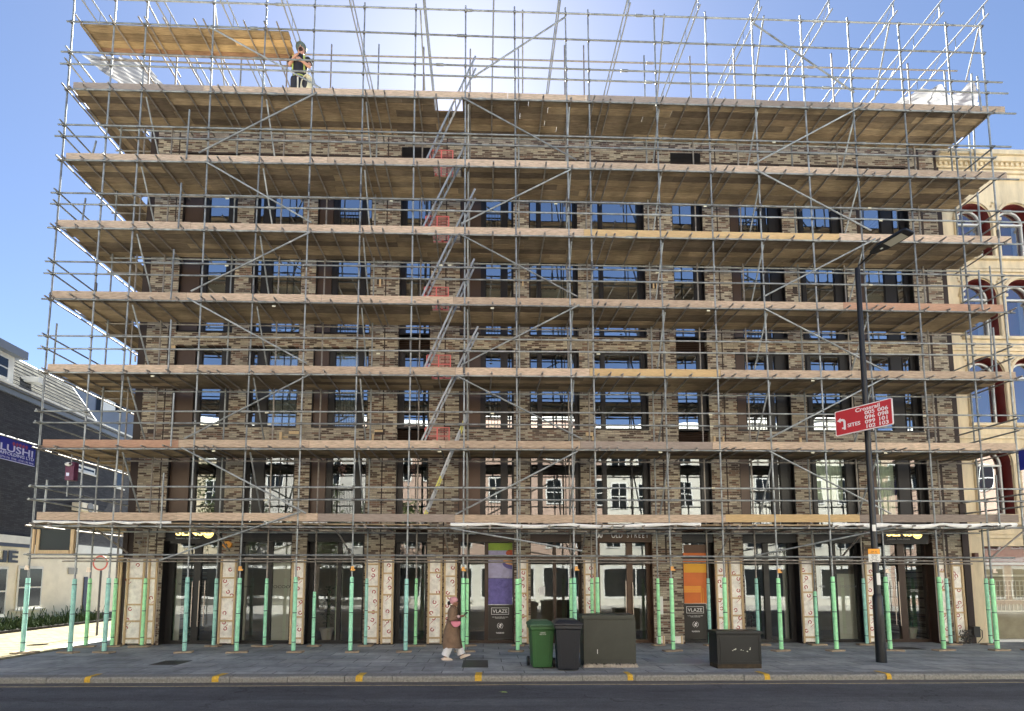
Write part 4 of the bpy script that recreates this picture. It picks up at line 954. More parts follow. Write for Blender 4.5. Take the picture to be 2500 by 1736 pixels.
# red mesh panels by the ladder feet
rp = [(1049, 1107, 366, 387, 1), (1038, 1097, 527, 554, 2), (1035, 1096, 700, 727, 3), (1041, 1101, 866, 897, 4), (1037, 1098, 1047, 1077, 5)]
nm2 = ['second', 'third', 'fourth', 'fifth', 'sixth']
for (x0, x1, y0, y1, k) in rp:
    Y = SF+.56; a = at(x0, y0, Y); b = at(x1, y0, Y); z0 = zline(ledg[k], a.x)+.13; z1 = max(a.z, z0+.7)
    t = thing('mesh_barrier', f'red plastic mesh barrier by the ladder foot on the {nm2[k-1]} deck from the top', 'barrier', (a.x, Y, z0), 'red mesh barriers beside the ladders')
    fr = MB(); W_ = b.x-a.x
    fr.box(a.x, b.x, Y-.012, Y+.012, z1-.02, z1).box(a.x, b.x, Y-.015, Y+.015, z0, z0+.05).box(a.x, a.x+.03, Y-.012, Y+.012, z0, z1).box(b.x-.03, b.x, Y-.012, Y+.012, z0, z1).box(a.x+W_*.5-.02, a.x+W_*.5+.02, Y-.011, Y+.011, z0, z1).box(a.x+.03, b.x-.03, Y-.01, Y+.01, z0+(z1-z0)*.6, z0+(z1-z0)*.6+.02)
    build('frame', fr, M_redpl, t)
    ms = MB(); n = int(W_/.045)
    for i in range(n): ms.box(a.x+.03+i*.045, a.x+.034+i*.045, Y-.004, Y+.004, z0+.1, z1-.02)
    q = z0+.14
    while q < z1: ms.box(a.x, b.x, Y-.0045, Y+.0045, q, q+.004); q += .05
    build('mesh', ms, M_redpl, t)
    for s in (.25, .7): build('foot', MB().box(a.x+W_*s, a.x+W_*s+.06, Y-.14, Y+.14, z0-.01, z0+.03), M_redpl, t)
# ---------------- sheeting
def sheet(P, nu, nv, label, fn, amp=.04, seed=1):
    random.seed(seed); vs = []; ph = [random.random()*6 for _ in range(6)]
    for i in range(nu+1):
        for j in range(nv+1):
            u, v = i/nu, j/nv; p = P(u, v)
            n_ = math.sin(u*23+v*7+ph[0])+.7*math.sin(u*41-v*19+ph[1])+.5*math.sin(v*31+u*5+ph[2])+.4*math.sin(u*71+v*43+ph[3])
            vs.append(p+Vector((n_*amp*.3, n_*amp, n_*amp*.6)))
    fs = [(i*(nv+1)+j, (i+1)*(nv+1)+j, (i+1)*(nv+1)+j+1, i*(nv+1)+j+1) for i in range(nu) for j in range(nv)]
    o = build(fn, MB().add(vs, fs, True), M_sheetT); tag(o, label, 'sheeting', 'white plastic sheeting on the scaffold'); return o
M_sheetT = mat('thin_white_sheeting', (.38, .39, .41), .5, noise=.06, nscale=5)
nt_ = M_sheetT.node_tree; pr = nt_.nodes['Principled BSDF']; tl = nt_.nodes.new('ShaderNodeBsdfTranslucent'); tl.inputs[0].default_value = (.22, .22, .23, 1); mxs = nt_.nodes.new('ShaderNodeMixShader'); mxs.inputs[0].default_value = .5
nt_.links.new(pr.outputs[0], mxs.inputs[1]); nt_.links.new(tl.outputs[0], mxs.inputs[2]); nt_.links.new(mxs.outputs[0], nt_.nodes['Material Output'].inputs[0])
def quad(p00, p10, p11, p01):
    return lambda u, v: (p00*(1-u)+p10*u)*(1-v)+(p01*(1-u)+p11*u)*v
sheet(quad(at(196, 133, 15.6), at(345, 145, 17.2), at(405, 212, 17.2), at(300, 212, 16.2)), 40, 16, 'white plastic sheet bunched above the top deck at the left', 'plastic_sheet', .05, 3)
q_ = quad(at(2120, 250, 17.4), at(2390, 192, 16.6), at(2392, 264, 16.6), at(2120, 268, 17.4))
sheet(lambda u, v: q_(u, v)+Vector((0, .35*math.sin(u*9)*(1-v), (1-v)*(-.16*math.sin(u*math.pi)+.07*math.sin(u*21)+.05*math.sin(u*47)))), 60, 16, 'white plastic sheet billowing above the top deck at the right', 'plastic_sheet', .05, 5)
def strip(x0, x1, sag, lab, seed, h=.05):
    random.seed(seed); a = at(x0, 1270, SF-.06); b = at(x1, 1270, SF-.06); n = 60; vs = []
    for i in range(n+1):
        t = i/n; x = a.x+(b.x-a.x)*t; z = zline(toe[6], x)-.245-sag*math.sin(t*math.pi)**2*abs(math.sin(t*9+seed))
        hh = h*(.5+.6*abs(math.sin(t*13+seed*2)))
        for j, yy in ((0, 0), (.4, -.03), (1, .01)): vs.append((x, SF-.09+yy+.01*math.sin(i*1.7), z-hh*j))
    o = build('plastic_strip', MB().add(vs, [(i*3+j, i*3+3+j, i*3+4+j, i*3+1+j) for i in range(n) for j in range(2)], True), M_sheet); tag(o, lab, 'sheeting', 'white strips under the lowest toe boards')
strip(85, 420, .03, 'white strip of sheeting under the lowest toe board at the far left', 1, .07)
strip(1100, 1710, .07, 'long sagging white strip of sheeting under the lowest toe board above the entrance', 2, .09)
strip(2030, 2480, .05, 'white sheeting strip under the lowest toe board behind the street lamp', 4, .11)
strip(740, 800, .0, 'short white strip of sheeting under the lowest toe board left of centre', 5, .03)
# ---------------- banners
M_blue = mat('banner_blue', (.025, .035, .30), .5, noise=.05, nscale=2)
M_lil = mat('banner_print', (.72, .74, .95), .5)
a = at(84, 1100, SF); z1 = at(87, 1091, SF).z; z0 = at(83, 1141, SF).z; xb = fxz(0, z0)-.03; Yn = SF-.05
bw = 1.62
t = thing('banner', 'blue scaffolding company banner with white lettering at the left end of the scaffold', 'banner', (xb, Yn, z0), 'scaffolding company banners')
build('cloth', MB().box(xb-.006, xb, Yn-bw, Yn, z0, z1), M_blue, t)
build('top_tube', MB().tube((xb+.0, Yn-bw-.1, z1+.04), (xb+.0, Yn+.02, z1+.04), .02), M_white, t)
build('hem', MB().box(xb+.0005, xb+.003, Yn-bw, Yn, z0, z0+.02), M_lil, t)
def BM(y, z): return Matrix.Translation((xb+.004, y, z)) @ Matrix(((0, 0, 1, 0), (1, 0, 0, 0), (0, 1, 0, 0), (0, 0, 0, 1)))
H_ = z1-z0; cyb = Yn-bw*.52
text('lettering', 'LUSHI', H_*.44, BM(Yn-.06, z0+H_*.42), M_lil, t, align='RIGHT', sx=1.55, ext=.001, bold=.004)
text('lettering', 'SCAFFOLDING LTD', H_*.20, BM(Yn-.04, z0+H_*.245), M_lil, t, align='RIGHT', sx=1.2, ext=.001, bold=.002)
text('lettering', '0774 741 7938 - 0740 136 9646', H_*.13, BM(Yn-.04, z0+H_*.08), M_lil, t, align='RIGHT', sx=1.05, ext=.001)
mk = MB()
for i in range(5): yy = Yn-.75+.1*i; mk.add([(xb+.002, yy, z1-.10-.02*(i % 2)), (xb+.002, yy+.05, z1-.18), (xb+.002, yy+.1, z1-.09), (xb+.002, yy+.05, z1-.05)], [(0, 1, 2, 3)])
build('red_motif', mk, mat('faded_red', (.30, .06, .14), .6), t)
xr_ = fxz(19, 6.0)+.03
z1r, z0r = at(2490, 1103, SF).z, at(2490, 1150, SF).z
t = thing('banner', 'edge of a blue banner at the right end of the scaffold', 'banner', (xr_, SF-.1, z0r), 'scaffolding company banners')
build('cloth', MB().box(xr_-.05, xr_-.044, SF-1.6, SF-.06, z0r, z1r), M_blue, t); build('top_tube', MB().tube((xr_-.047, SF-1.7, z1r+.03), (xr_-.047, SF-.02, z1r+.03), .02), M_white, t)
# ---------------- alarm box hanging at the left
c = at(175, 1148, SF+.1)
t = thing('alarm_unit', 'purple security alarm box with a white camera under the second lowest deck', 'alarm', (c.x, SF+.1, c.z))
build('box', MB().box(c.x-.12, c.x+.12, SF+.02, SF+.2, c.z-.30, c.z+.22), mat('plum_plastic', (.13, .035, .08), .5), t, bevel=.01)
build('camera', MB().ball((c.x-.02, SF-.0, c.z+.15), .10, .07, .06, 12).tube((c.x+.05, SF-.03, c.z+.15), (c.x+.09, SF-.07, c.z+.15), .035, 10), M_white, t)
build('lens', MB().tube((c.x+.07, SF-.06, c.z+.15), (c.x+.09, SF-.09, c.z+.15), .03, 10), M_black, t)
build('pipe', MB().tube((c.x-.08, SF+.1, c.z-.3), (c.x-.08, SF+.1, c.z-.75), .02).tube((c.x-.02, SF+.1, c.z+.22), (c.x-.02, SF+.1, c.z+.45), .015), M_steel, t)
build('label', MB().box(c.x-.08, c.x+.0, SF+.014, SF+.019, c.z-.18, c.z-.09), M_lil, t)
# ------------------------------------------------------------------ house at the left, along the side street
A = atz(0, 1541); B = atz(262, 1511); dW = (B-A).normalized(); nW = Vector((dW.y, -dW.x, 0))       # nW points to the street
def onW(px, py, off=0.0):
    p = at(px, py, 10)-Vector((0, 0, CZ)); o = Vector((0, 0, CZ)); q = A+nW*off
    return o+p*((q-o).dot(nW)/p.dot(nW))
MW = Matrix.Translation(A) @ Matrix(((dW.x, -nW.x, 0, 0), (dW.y, -nW.y, 0, 0), (0, 0, 1, 0), (0, 0, 0, 1)))   # x along the wall, y into the house
IW = MW.inverted()
def sw(px, py, off=0.0): p = IW @ onW(px, py, off); return p.x, p.z
hz0 = sw(0, 955)[1]; hze = (hz0+sw(280, 1046)[1])/2; far = sw(300, 1400)[0]+1.0; cz1 = sw(40, 1326)[1]
hs = thing('dark_brick_house', 'dark brick corner house with a pale slate mansard roof and cream ground floor', 'house', A)
def hb(nm, x0, x1, y0, y1, z0, z1, m_, P=hs): return build(nm, MB().box(x0, x1, y0, y1, z0, z1, MW), m_, P)
NR = -6.0
M_brick2L = brickmat('dark_painted_brick', .225, .075, [(.050, .052, .064), (.040, .042, .053), (.060, .062, .074)], (.032, .034, .042), .008, axes='YZ', grain=.3, bump=.5)
hb('upper_wall', NR, far, 0, 8, cz1, hze, M_brick2L); hb('ground_floor_wall', NR, far, .02, 8, 0, cz1-.001, M_cream)
s1 = sw(258, 1400)[0]
hb('cornice', NR, sw(74, 1326)[0], -.16, 0, cz1-.02, cz1+.28, M_white); hb('cornice', NR, sw(74, 1345)[0], -.10, .02, cz1-.16, cz1-.021, mat('navy_band', (.02, .03, .08), .5))
hb('cornice', sw(188, 1334)[0], far, -.06, 0, cz1-.25, cz1+.15, M_white)
hb('gutter', NR, far, -.22, -.02, hze-.02, hze+.10, mat('grey_gutter', (.10, .105, .12), .5)); hb('fascia', NR, far, -.10, -.001, hze-.22, hze-.03, M_greyblue); hb('gutter_lip', NR, far, -.26, -.221, hze+.06, hze+.13, M_white)
# mansard: sloping slates with a cut end
rt = sw(105, 888)[1]+.35; re_ = sw(205, 952, -1.0)[0]; rf = sw(232, 1020)[0]
back_ = 1.5
mb = MB(); pts = [(NR, -.1, hze+.1), (rf, -.1, hze+.1), (re_-.1, back_, rt), (NR, back_, rt)]
mb.add([MW @ Vector(p) for p in pts]+[MW @ Vector((p[0], 6, p[2])) for p in pts], [(0, 1, 2, 3), (1, 5, 6, 2), (3, 2, 6, 7)])
rf_ = build('roof', mb, M_slate, hs)
build('ridge', MB().tube(MW @ Vector((NR, back_, rt)), MW @ Vector((re_-.1, back_, rt)), .06).tube(MW @ Vector((rf, -.1, hze+.12)), MW @ Vector((re_-.1, back_, rt)), .04), M_white, rf_)
# course lines of the slates are real steps
mb = MB()
for i in range(1, 8):
    f = i/8; z = hze+.1+(rt-hze-.1)*f; y = -.1+(back_+.1)*f; x1 = rf+(re_-.1-rf)*f
    mb.box(NR, x1, y-.028, y+.03, z-.012, z+.012, MW)
build('slate_course', mb, mat('slate_edge', (.13, .13, .14), .6), rf_)
# dormer
d1 = sw(31, 900)[0]; dz0, dz1 = hze+.12, sw(10, 868)[1]+.1
D = hb('dormer', d1-3.2, d1, -.05, 2.2, dz0, dz1, M_white); hb('dormer_roof', d1-3.4, d1+.25, -.35, 2.4, dz1+.001, dz1+.32, M_greyblue)
for (xx) in (d1-.95, d1-2.2):
    w_ = build('window', MB().box(xx-.05, xx+.65, -.10, -.051, dz0+.15, dz1-.15, MW), M_white, hs)
    build('pane', MB().box(xx, xx+.6, -.108, -.101, dz0+.22, (dz0+dz1)/2-.03, MW).box(xx, xx+.6, -.108, -.101, (dz0+dz1)/2+.03, dz1-.22, MW), M_dkglass, w_)
hb('roof_vent', sw(88, 918)[0], sw(104, 930)[0], -.1, .7, sw(88, 930)[1]-.05, sw(88, 930)[1]+.18, M_white)
# windows of the house
def hwin(x0, x1, y0, y1, label=None, rows=2):
    s0, z1_ = sw(x0, y0); s1_, z0_ = sw(x1, y1); 
    W = hb('window', s0-.07, s1_+.07, -.03, -.001, z0_-.07, z1_+.07, M_white)
    for r in range(rows):
        a_ = z0_+(z1_-z0_)*r/rows+.03; b_ = z0_+(z1_-z0_)*(r+1)/rows-.03
        build('pane', MB().box(s0, s1_, -.038, -.031, a_, b_, MW), M_dkglass, W)
    hb('sill', s0-.15, s1_+.15, -.10, -.031, z0_-.14, z0_-.071, M_white)
    return W
hwin(48, 94, 1386, 1480); hwin(-60, 6, 1386, 1500); hwin(188, 228, 1136, 1156, rows=1); hwin(282, 296, 1146, 1190, rows=1); hwin(-90, -30, 1130, 1230)
s0, z1_ = sw(167, 1386); s1_, z0_ = sw(180, 1402); hb('wall_vent', s0, s1_+.2, -.02, .0, z0_, z1_, mat('vent_grey', (.35, .34, .32), .6))
s0, z1_ = sw(176, 1226); s1_, z0_ = sw(214, 1252); U = hb('air_unit', s0, s1_, -.45, -.001, z0_, z1_, M_cream)
c = MW @ Vector(((s0+s1_)/2, -.455, (z0_+z1_)/2)); build('fan', MB().tube(c, c+nW*.02, .22, 16), mat('fan_grey', (.2, .2, .2), .5), U)
hb('plinth', NR, far, -.03, -.001, 0, .35, mat('dark_plinth', (.03, .032, .04), .7))
hb('side_door', sw(213, 1300)[0]-.0, sw(221, 1300)[0], -.03, .0, .0, 2.1, mat('navy_paint', (.02, .03, .08), .5))
# name over the door, its last letters in view
p = onW(43, 1372, .03)
Mt = Matrix.Translation(Vector((p.x, p.y, sw(43, 1373)[1]))) @ Matrix(((dW.x, 0, nW.x, 0), (dW.y, 0, nW.y, 0), (0, 1, 0, 0), (0, 0, 0, 1)))
text('wall_lettering', 'OLLIE', .62, Mt, mat('navy_letters', (.015, .02, .04), .5), hs, align='RIGHT', sx=1.6, bold=.022, ext=.01)
# further grey-blue building behind
fb = thing('grey_block', 'grey blue clad block with tall windows beyond the slate roof', 'building', (-20, 36, 0))
p0 = at(196, 1000, 36); p1 = at(330, 1000, 36); zt = at(240, 905, 36).z
build('wall', MB().box(p0.x-3, p1.x+4, 36, 44, 0, zt), M_greyblue, fb)
for (a_, b_) in ((238, 246), (250, 266), (268, 283), (286, 300)):
    q0 = at(a_, 968, 36); q1 = at(b_, 1003, 36); w_ = build('window', MB().box(q0.x-.08, q1.x+.08, 35.94, 35.999, q1.z-.08, q0.z+.08), mat('blue_frame', (.07, .09, .14), .5), fb)
    build('pane', MB().box(q0.x, q1.x, 35.92, 35.939, q1.z, q0.z), M_white if a_ in (250, 268) else M_dkglass, w_)
# planting strip by the house
M_leaf = mat('strip_leaf', (.035, .07, .02), .6, noise=.4, nscale=9); mb = MB()
for i in range(2600):
    s = random.uniform(-2, far-3.5); y = random.uniform(-.95, -.12); p = MW @ Vector((s, y, 0)); h = random.uniform(.12, .55)*(1 if random.random() < .85 else 1.7)
    a_ = random.random()*6.28; l = Vector((math.cos(a_), math.sin(a_), 0))*random.uniform(.03, .18); t_ = l.cross(Vector((0, 0, 1))).normalized()*.013
    z0_ = random.uniform(0, h*.5); q = p+Vector((0, 0, z0_)); mb.add([q-t_, q+t_, q+l*.6+Vector((0, 0, h*.5))+t_*.8, q+l+Vector((0, 0, h*.55))], [(0, 1, 2, 3)])
tag(build('planting', mb, M_leaf), kind='stuff', label='low grassy plants along the foot of the cream wall', cat='plants')
struct('planting_bed', MB().box(-2.5, far-3, -1.0, -.05, 0, .10, MW), mat('bed_soil', (.03, .026, .024), .9))
# ------------------------------------------------------------------ stucco building at the right
RY = 16.95
rb = thing('cream_building', 'ornate cream stucco building with round arched windows at the right edge', 'building', (15, RY, 0))
rx0 = at(2291, 420, RY).x; rx0 = min(rx0, BX1+.06) if False else BX1+.02
RX1 = rx0+14; rtop = at(2400, 391, RY).z
cA, cB = at(2377, 560, RY).x, at(2480, 560, RY).x; pit = cB-cA
rows = [(497, 629), (681, 823), (872, 1034), (1088, 1256)]
cells = MB(); rev = MB(); cols_ = [cA+pit*i for i in range(8)]
zr = [(at(2400, b, RY).z, at(2400, a, RY).z) for a, b in rows]
hw = pit*.40; dep = .30
zedges = [rtop-.001]+[(zr[i][0]+zr[i+1][1])/2-.12 for i in range(3)]+[at(2400, 1312, RY).z]
for r, (zs_, za) in enumerate(zr):
    zt_, zb_ = zedges[r], zedges[r+1]
    for ci, cx_ in enumerate(cols_):
        x0 = cx_-pit/2 if ci else rx0; x1 = cx_+pit/2
        sp_ = za-hw; N_ = 16
        pl = [(cx_-hw*math.cos(math.pi*i/N_), sp_+hw*math.sin(math.pi*i/N_)) for i in range(N_+1)]
        Q = lambda *p: cells.add([(x, RY, z) for x, z in p], [tuple(range(len(p)))])
        Q((x0, zb_), (x1, zb_), (x1, zs_), (x0, zs_)); Q((x0, zs_), (cx_-hw, zs_), (cx_-hw, sp_), (x0, sp_)); Q((cx_+hw, zs_), (x1, zs_), (x1, sp_), (cx_+hw, sp_))
        Q((x0, sp_), (cx_-hw, sp_), (cx_-hw, zt_), (x0, zt_)); Q((cx_+hw, sp_), (x1, sp_), (x1, zt_), (cx_+hw, zt_))
        for i in range(N_): Q(pl[i], pl[i+1], (pl[i+1][0], zt_), (pl[i][0], zt_))
        out = [(cx_-hw, zs_)]+pl+[(cx_+hw, zs_)]
        rev = MB()
        for i in range(len(out)-1): rev.add([(out[i][0], RY, out[i][1]), (out[i+1][0], RY, out[i+1][1]), (out[i+1][0], RY+dep, out[i+1][1]), (out[i][0], RY+dep, out[i][1])], [(0, 1, 2, 3)])
        build('arch_reveal', rev, M_oxblood, rb)
build('wall', cells, M_creamR, rb)
build('rear_wall', MB().box(rx0+.01, RX1, RY+dep+.05, RY+8, 0, rtop), M_oxblood, rb)
build('return_wall', MB().box(rx0, rx0+.3, RY+.001, RY+8, at(2400, 1312, RY).z, rtop), M_creamR, rb)
for r, (zs_, za) in enumerate(zr):
    for ci, cx_ in enumerate(cols_[:5]):
        sp_ = za-hw; N_ = 18; tr_ = MB()
        for (ra, rb_, y0, y1) in ((hw+.02, hw+.11, RY-.06, RY), ):
            for i in range(N_):
                t0, t1 = math.pi*i/N_, math.pi*(i+1)/N_
                P4 = [(cx_-ra*math.cos(t0), sp_+ra*math.sin(t0)), (cx_-ra*math.cos(t1), sp_+ra*math.sin(t1)), (cx_-rb_*math.cos(t1), sp_+rb_*math.sin(t1)), (cx_-rb_*math.cos(t0), sp_+rb_*math.sin(t0))]
                tr_.prism(P4, y0, y1-.001)
        for s in (-1, 1):
            tr_.tube((cx_+s*(hw+.055), RY-.03, zs_), (cx_+s*(hw+.055), RY-.03, sp_-.05), .045, 10); tr_.box(cx_+s*(hw+.055)-.075, cx_+s*(hw+.055)+.075, RY-.10, RY-.002, sp_-.06, sp_+.04)
            for q in range(3):
                x = cx_+s*(hw+.02+.05*q); z = sp_+hw*.62+.12*q; tr_.ball((x, RY-.03, z), .035, .03, .05, 8)
        tr_.box(cx_-hw-.12, cx_+hw+.12, RY-.12, RY-.002, zs_-.10, zs_-.002)
        build('arch_moulding', tr_, M_creamR, rb)
        w_ = hw*.80; WY = RY+dep-.06; sp2 = sp_-.0; fr = MB(); tw = .055
        off = hw*.10
        fr.box(cx_-w_, cx_-w_+tw, WY-.02, WY+.05, zs_, sp2); fr.box(cx_+w_-tw, cx_+w_, WY-.02, WY+.05, zs_, sp2)
        fr.box(cx_-w_, cx_+w_, WY-.03, WY+.05, sp2-.06, sp2+.0); fr.box(cx_-w_, cx_+w_, WY-.02, WY+.05, zs_, zs_+.06)
        for i in range(N_):
            t0, t1 = math.pi*i/N_, math.pi*(i+1)/N_; ra, rb_ = w_, w_-tw
            fr.prism([(cx_-ra*math.cos(t0), sp2+ra*math.sin(t0)), (cx_-ra*math.cos(t1), sp2+ra*math.sin(t1)), (cx_-rb_*math.cos(t1), sp2+rb_*math.sin(t1)), (cx_-rb_*math.cos(t0), sp2+rb_*math.sin(t0))], WY-.02, WY+.04)
        F_ = build('window', fr, M_white, rb)
        pts = [(cx_-w_, zs_)]+[(cx_-w_*math.cos(math.pi*i/12), sp2+w_*math.sin(math.pi*i/12)) for i in range(13)]+[(cx_+w_, zs_)]
        build('pane', MB().add([(x, WY+.02, z) for x, z in pts], [tuple(range(len(pts)))]), M_glassR, F_) if 'M_glassR' in globals() else None
        build('inner_blind', MB().box(cx_+w_*.25, cx_+w_*.9, WY+.035, WY+.04, zs_+.1, sp2), mat('pale_blind', (.4, .42, .45), .8), F_) if ci < 2 and r < 2 else None
    build('string_course', MB().box(rx0, RX1, RY-.07, RY-.003, zedges[r+1]-.03, zedges[r+1]+.06).box(rx0, RX1, RY-.035, RY-.004, zedges[r+1]+.10, zedges[r+1]+.14), M_creamR, rb)
cn = MB(); z = rtop
for (dy, a_, b_) in ((.10, -.75, -.62), (.16, -.60, -.50), (.34, -.30, -.12), (.42, -.11, .05), (.22, -.48, -.31)): cn.box(rx0, RX1, RY-dy, RY-.002, z+a_, z+b_)
x = rx0+.05
while x < rx0+9: cn.box(x, x+.09, RY-.28, RY-.221, z-.42, z-.31); x += .18
build('cornice', cn, M_creamR, rb)
# ground floor: pilaster, shop window; bars behind the glass imitate a reflected lattice
gz = at(2400, 1312, RY).z; px1 = at(2397, 1450, RY).x; gx1 = RX1-.5
build('pilaster', MB().box(rx0+.12, px1, RY-.14, RY-.002, 0, gz).box(rx0+.1, px1+.04, RY-.20, RY-.003, 0, .5), M_creamR, rb)
build('shop_surround', MB().box(rx0, px1, RY-.001, RY+.3, 0, gz).box(px1, gx1, RY, RY+.3, at(2450, 1352, RY).z+.25, gz).box(gx1, RX1, RY, RY+.3, 0, gz), M_creamR, rb)
zg0, zg1 = at(2450, 1562, RY).z, at(2450, 1352, RY).z+.25
sf = build('shop_window', MB().box(px1, gx1, RY+.1, RY+.3, 0, zg0).box(px1, gx1, RY+.1, RY+.2, at(2450, 1376, RY).z-.04, at(2450, 1376, RY).z+.04), M_white, rb)
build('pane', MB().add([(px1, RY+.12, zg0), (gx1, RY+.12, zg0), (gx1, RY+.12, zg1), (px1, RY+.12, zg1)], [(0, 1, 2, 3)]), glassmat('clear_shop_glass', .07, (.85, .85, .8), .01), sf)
M_lat = mat('lattice_reflection', (.75, .70, .58), .6); lt = MB(); ly = RY+.22; z1_ = at(2450, 1418, ly).z; z0_ = at(2450, 1466, ly).z; z2 = at(2450, 1492, ly).z
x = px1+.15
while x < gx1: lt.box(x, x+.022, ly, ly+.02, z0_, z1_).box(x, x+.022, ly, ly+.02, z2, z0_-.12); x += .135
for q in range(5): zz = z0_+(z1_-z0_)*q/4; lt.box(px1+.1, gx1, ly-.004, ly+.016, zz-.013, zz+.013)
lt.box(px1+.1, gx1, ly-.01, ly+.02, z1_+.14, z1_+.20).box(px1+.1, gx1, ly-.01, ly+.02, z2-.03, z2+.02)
build('reflected_lattice', lt, M_lat, sf)
build('shop_backing', MB().box(px1, gx1, RY+.32, RY+.36, zg0, at(2450, 1376, RY).z-.05), mat('tan_backing', (.42, .37, .27), .8, noise=.35, nscale=1.3), sf)
build('shop_floor', MB().box(px1, gx1, RY+.37, RY+4, -.01, .03).box(px1, gx1, RY+3.9, RY+4, 0, gz), mat('tan_wall', (.30, .26, .2), .8), sf)
p = at(2378, 1357, RY-.16); build('wall_light', MB().box(p.x-.06, p.x+.06, RY-.26, RY-.145, p.z-.09, p.z+.09), mat('brown_lamp_box', (.10, .03, .02), .5), rb)
# ------------------------------------------------------------------ box and cables at the right corner
p = atz(2388, 1574); t = thing('electrical_box', 'small black electrical box with loose cables at the foot of the cream pilaster', 'electrical box', (p.x, FY-.35, 0))
build('box', MB().box(p.x-.08, p.x+.12, FY-.38, FY-.22, .22, .55), M_black, t, bevel=.008); mb = MB()
for i in range(9):
    q = Vector((p.x-.3+random.uniform(-.15, .12), FY-.35, .03)); pts = [q+Vector((random.uniform(-.12, .12), random.uniform(-.05, .05), .06*j)) for j in range(8)]; mb.path(pts, .012, 5)
mb.path([(p.x+.12, FY-.3, .5), (p.x+.25, FY-.3, .42), (p.x+.24, FY-.3, .2), (p.x+.1, FY-.3, .05)], .012, 5)
build('cables', mb, mat('cable_dark', (.06, .055, .05), .6), t)
# ------------------------------------------------------------------ round sign behind the scaffold at the left
c = at(245, 1375, 19.5); rr = .27
t = thing('round_sign', 'round white traffic sign with a red ring on a grey post in the side street', 'road sign', (c.x, 19.5, 0))
c.z = at(245, 1393, 19.5).z+rr
build('plate', MB().tube((c.x, 19.5, c.z), (c.x, 19.52, c.z), rr, 32), M_white, t); mk = MB()
for s in range(36):
    t0, t1 = 2*math.pi*s/36, 2*math.pi*(s+1)/36
    mk.add([(c.x+rr*math.cos(t0), 19.495, c.z+rr*math.sin(t0)), (c.x+rr*math.cos(t1), 19.495, c.z+rr*math.sin(t1)), (c.x+.8*rr*math.cos(t1), 19.495, c.z+.8*rr*math.sin(t1)), (c.x+.8*rr*math.cos(t0), 19.495, c.z+.8*rr*math.sin(t0))], [(0, 1, 2, 3)])
build('red_ring', mk, M_redpl, t); build('post', MB().tube((c.x, 19.56, 0), (c.x, 19.56, c.z+.3), .035), mat('grey_post', (.12, .12, .13), .5, .4), t)
# ------------------------------------------------------------------ street lamp
b = atz(2152, 1617); top = at(2093, 655, b.y); M_lamp = mat('lamp_black', (.011, .012, .015), .35, .1)
t = thing('street_lamp', 'tall black street lamp with a flat rectangular lantern over the kerb', 'street lamp', (b.x, b.y, 0))
zc = at(2145, 1452, b.y).z; lean = (top.x-b.x)
def pz(z): return b.x+lean*z/top.z
mb = MB().loft([(pz(0), b.y, 0, .115, .115), (pz(zc*.5), b.y, zc*.5, .112, .112), (pz(zc-.05), b.y, zc-.05, .11, .11), (pz(zc+.02), b.y, zc+.02, .075, .075)], 20)
mb.loft([(pz(zc), b.y, zc, .073, .073), (pz(top.z*.6), b.y, top.z*.6, .066, .066), (top.x, b.y, top.z, .060, .060)], 20)
build('post', mb, M_lamp, t)
build('door_line', MB().box(pz(.8)-.045, pz(.8)+.045, b.y-.1175, b.y-.113, .5, 1.15), M_black, t)
hy = b.y-1.35; h0 = at(2128, 618, b.y-.55); h1 = at(2222, 563, hy)
build('arm', MB().tube((top.x, b.y, top.z-.1), (top.x+.02, b.y-.05, top.z+.05), .035).tube((top.x+.02, b.y-.05, top.z+.05), h0, .026, 10), M_lamp, t)
ax = (h1-h0); Lh = ax.length; ax.normalize(); side = ax.cross(Vector((0, 0, 1))).normalized(); upn = side.cross(ax).normalized()
def LP(u, v, w_): return h0+ax*u+side*v+upn*w_
mb = MB(); n_ = [(-.02, .06, .03), (.10, .13, .045), (.25, .20, .05), (Lh-.05, .21, .045), (Lh, .17, .03)]
vs = []; 
for (u, hw_, th) in n_: vs += [LP(u, -hw_, -th*.4), LP(u, hw_, -th*.4), LP(u, hw_*.9, th), LP(u, -hw_*.9, th)]
mb.add(vs, [(4*i+j, 4*i+(j+1) % 4, 4*i+4+(j+1) % 4, 4*i+4+j) for i in range(4) for j in range(4)]+[(3, 2, 1, 0), (16, 17, 18, 19)])
L_ = build('lantern', mb, M_lamp, t, bevel=.01)
build('lamp_glass', MB().add([LP(.36, -.15, -.03), LP(Lh-.12, -.15, -.028), LP(Lh-.12, .15, -.028), LP(.36, .15, -.03)], [(0, 1, 2, 3)]), mat('lantern_lens', (.42, .40, .33), .3), L_)
build('label', MB().add([LP(.2, -.03, -.03), LP(.26, -.03, -.03), LP(.26, .03, -.03), LP(.2, .03, -.03)], [(0, 1, 2, 3)]), M_white, L_)
for (py, hh, dx_) in ((1287, .10, 0), (1410, .18, 0)):
    p = at(2134 if py < 1300 else 2145, py, b.y-.12); build('sticker', MB().box(p.x-.045, p.x+.045, b.y-.122, b.y-.112, p.z-hh, p.z+hh*.6), M_white, t)
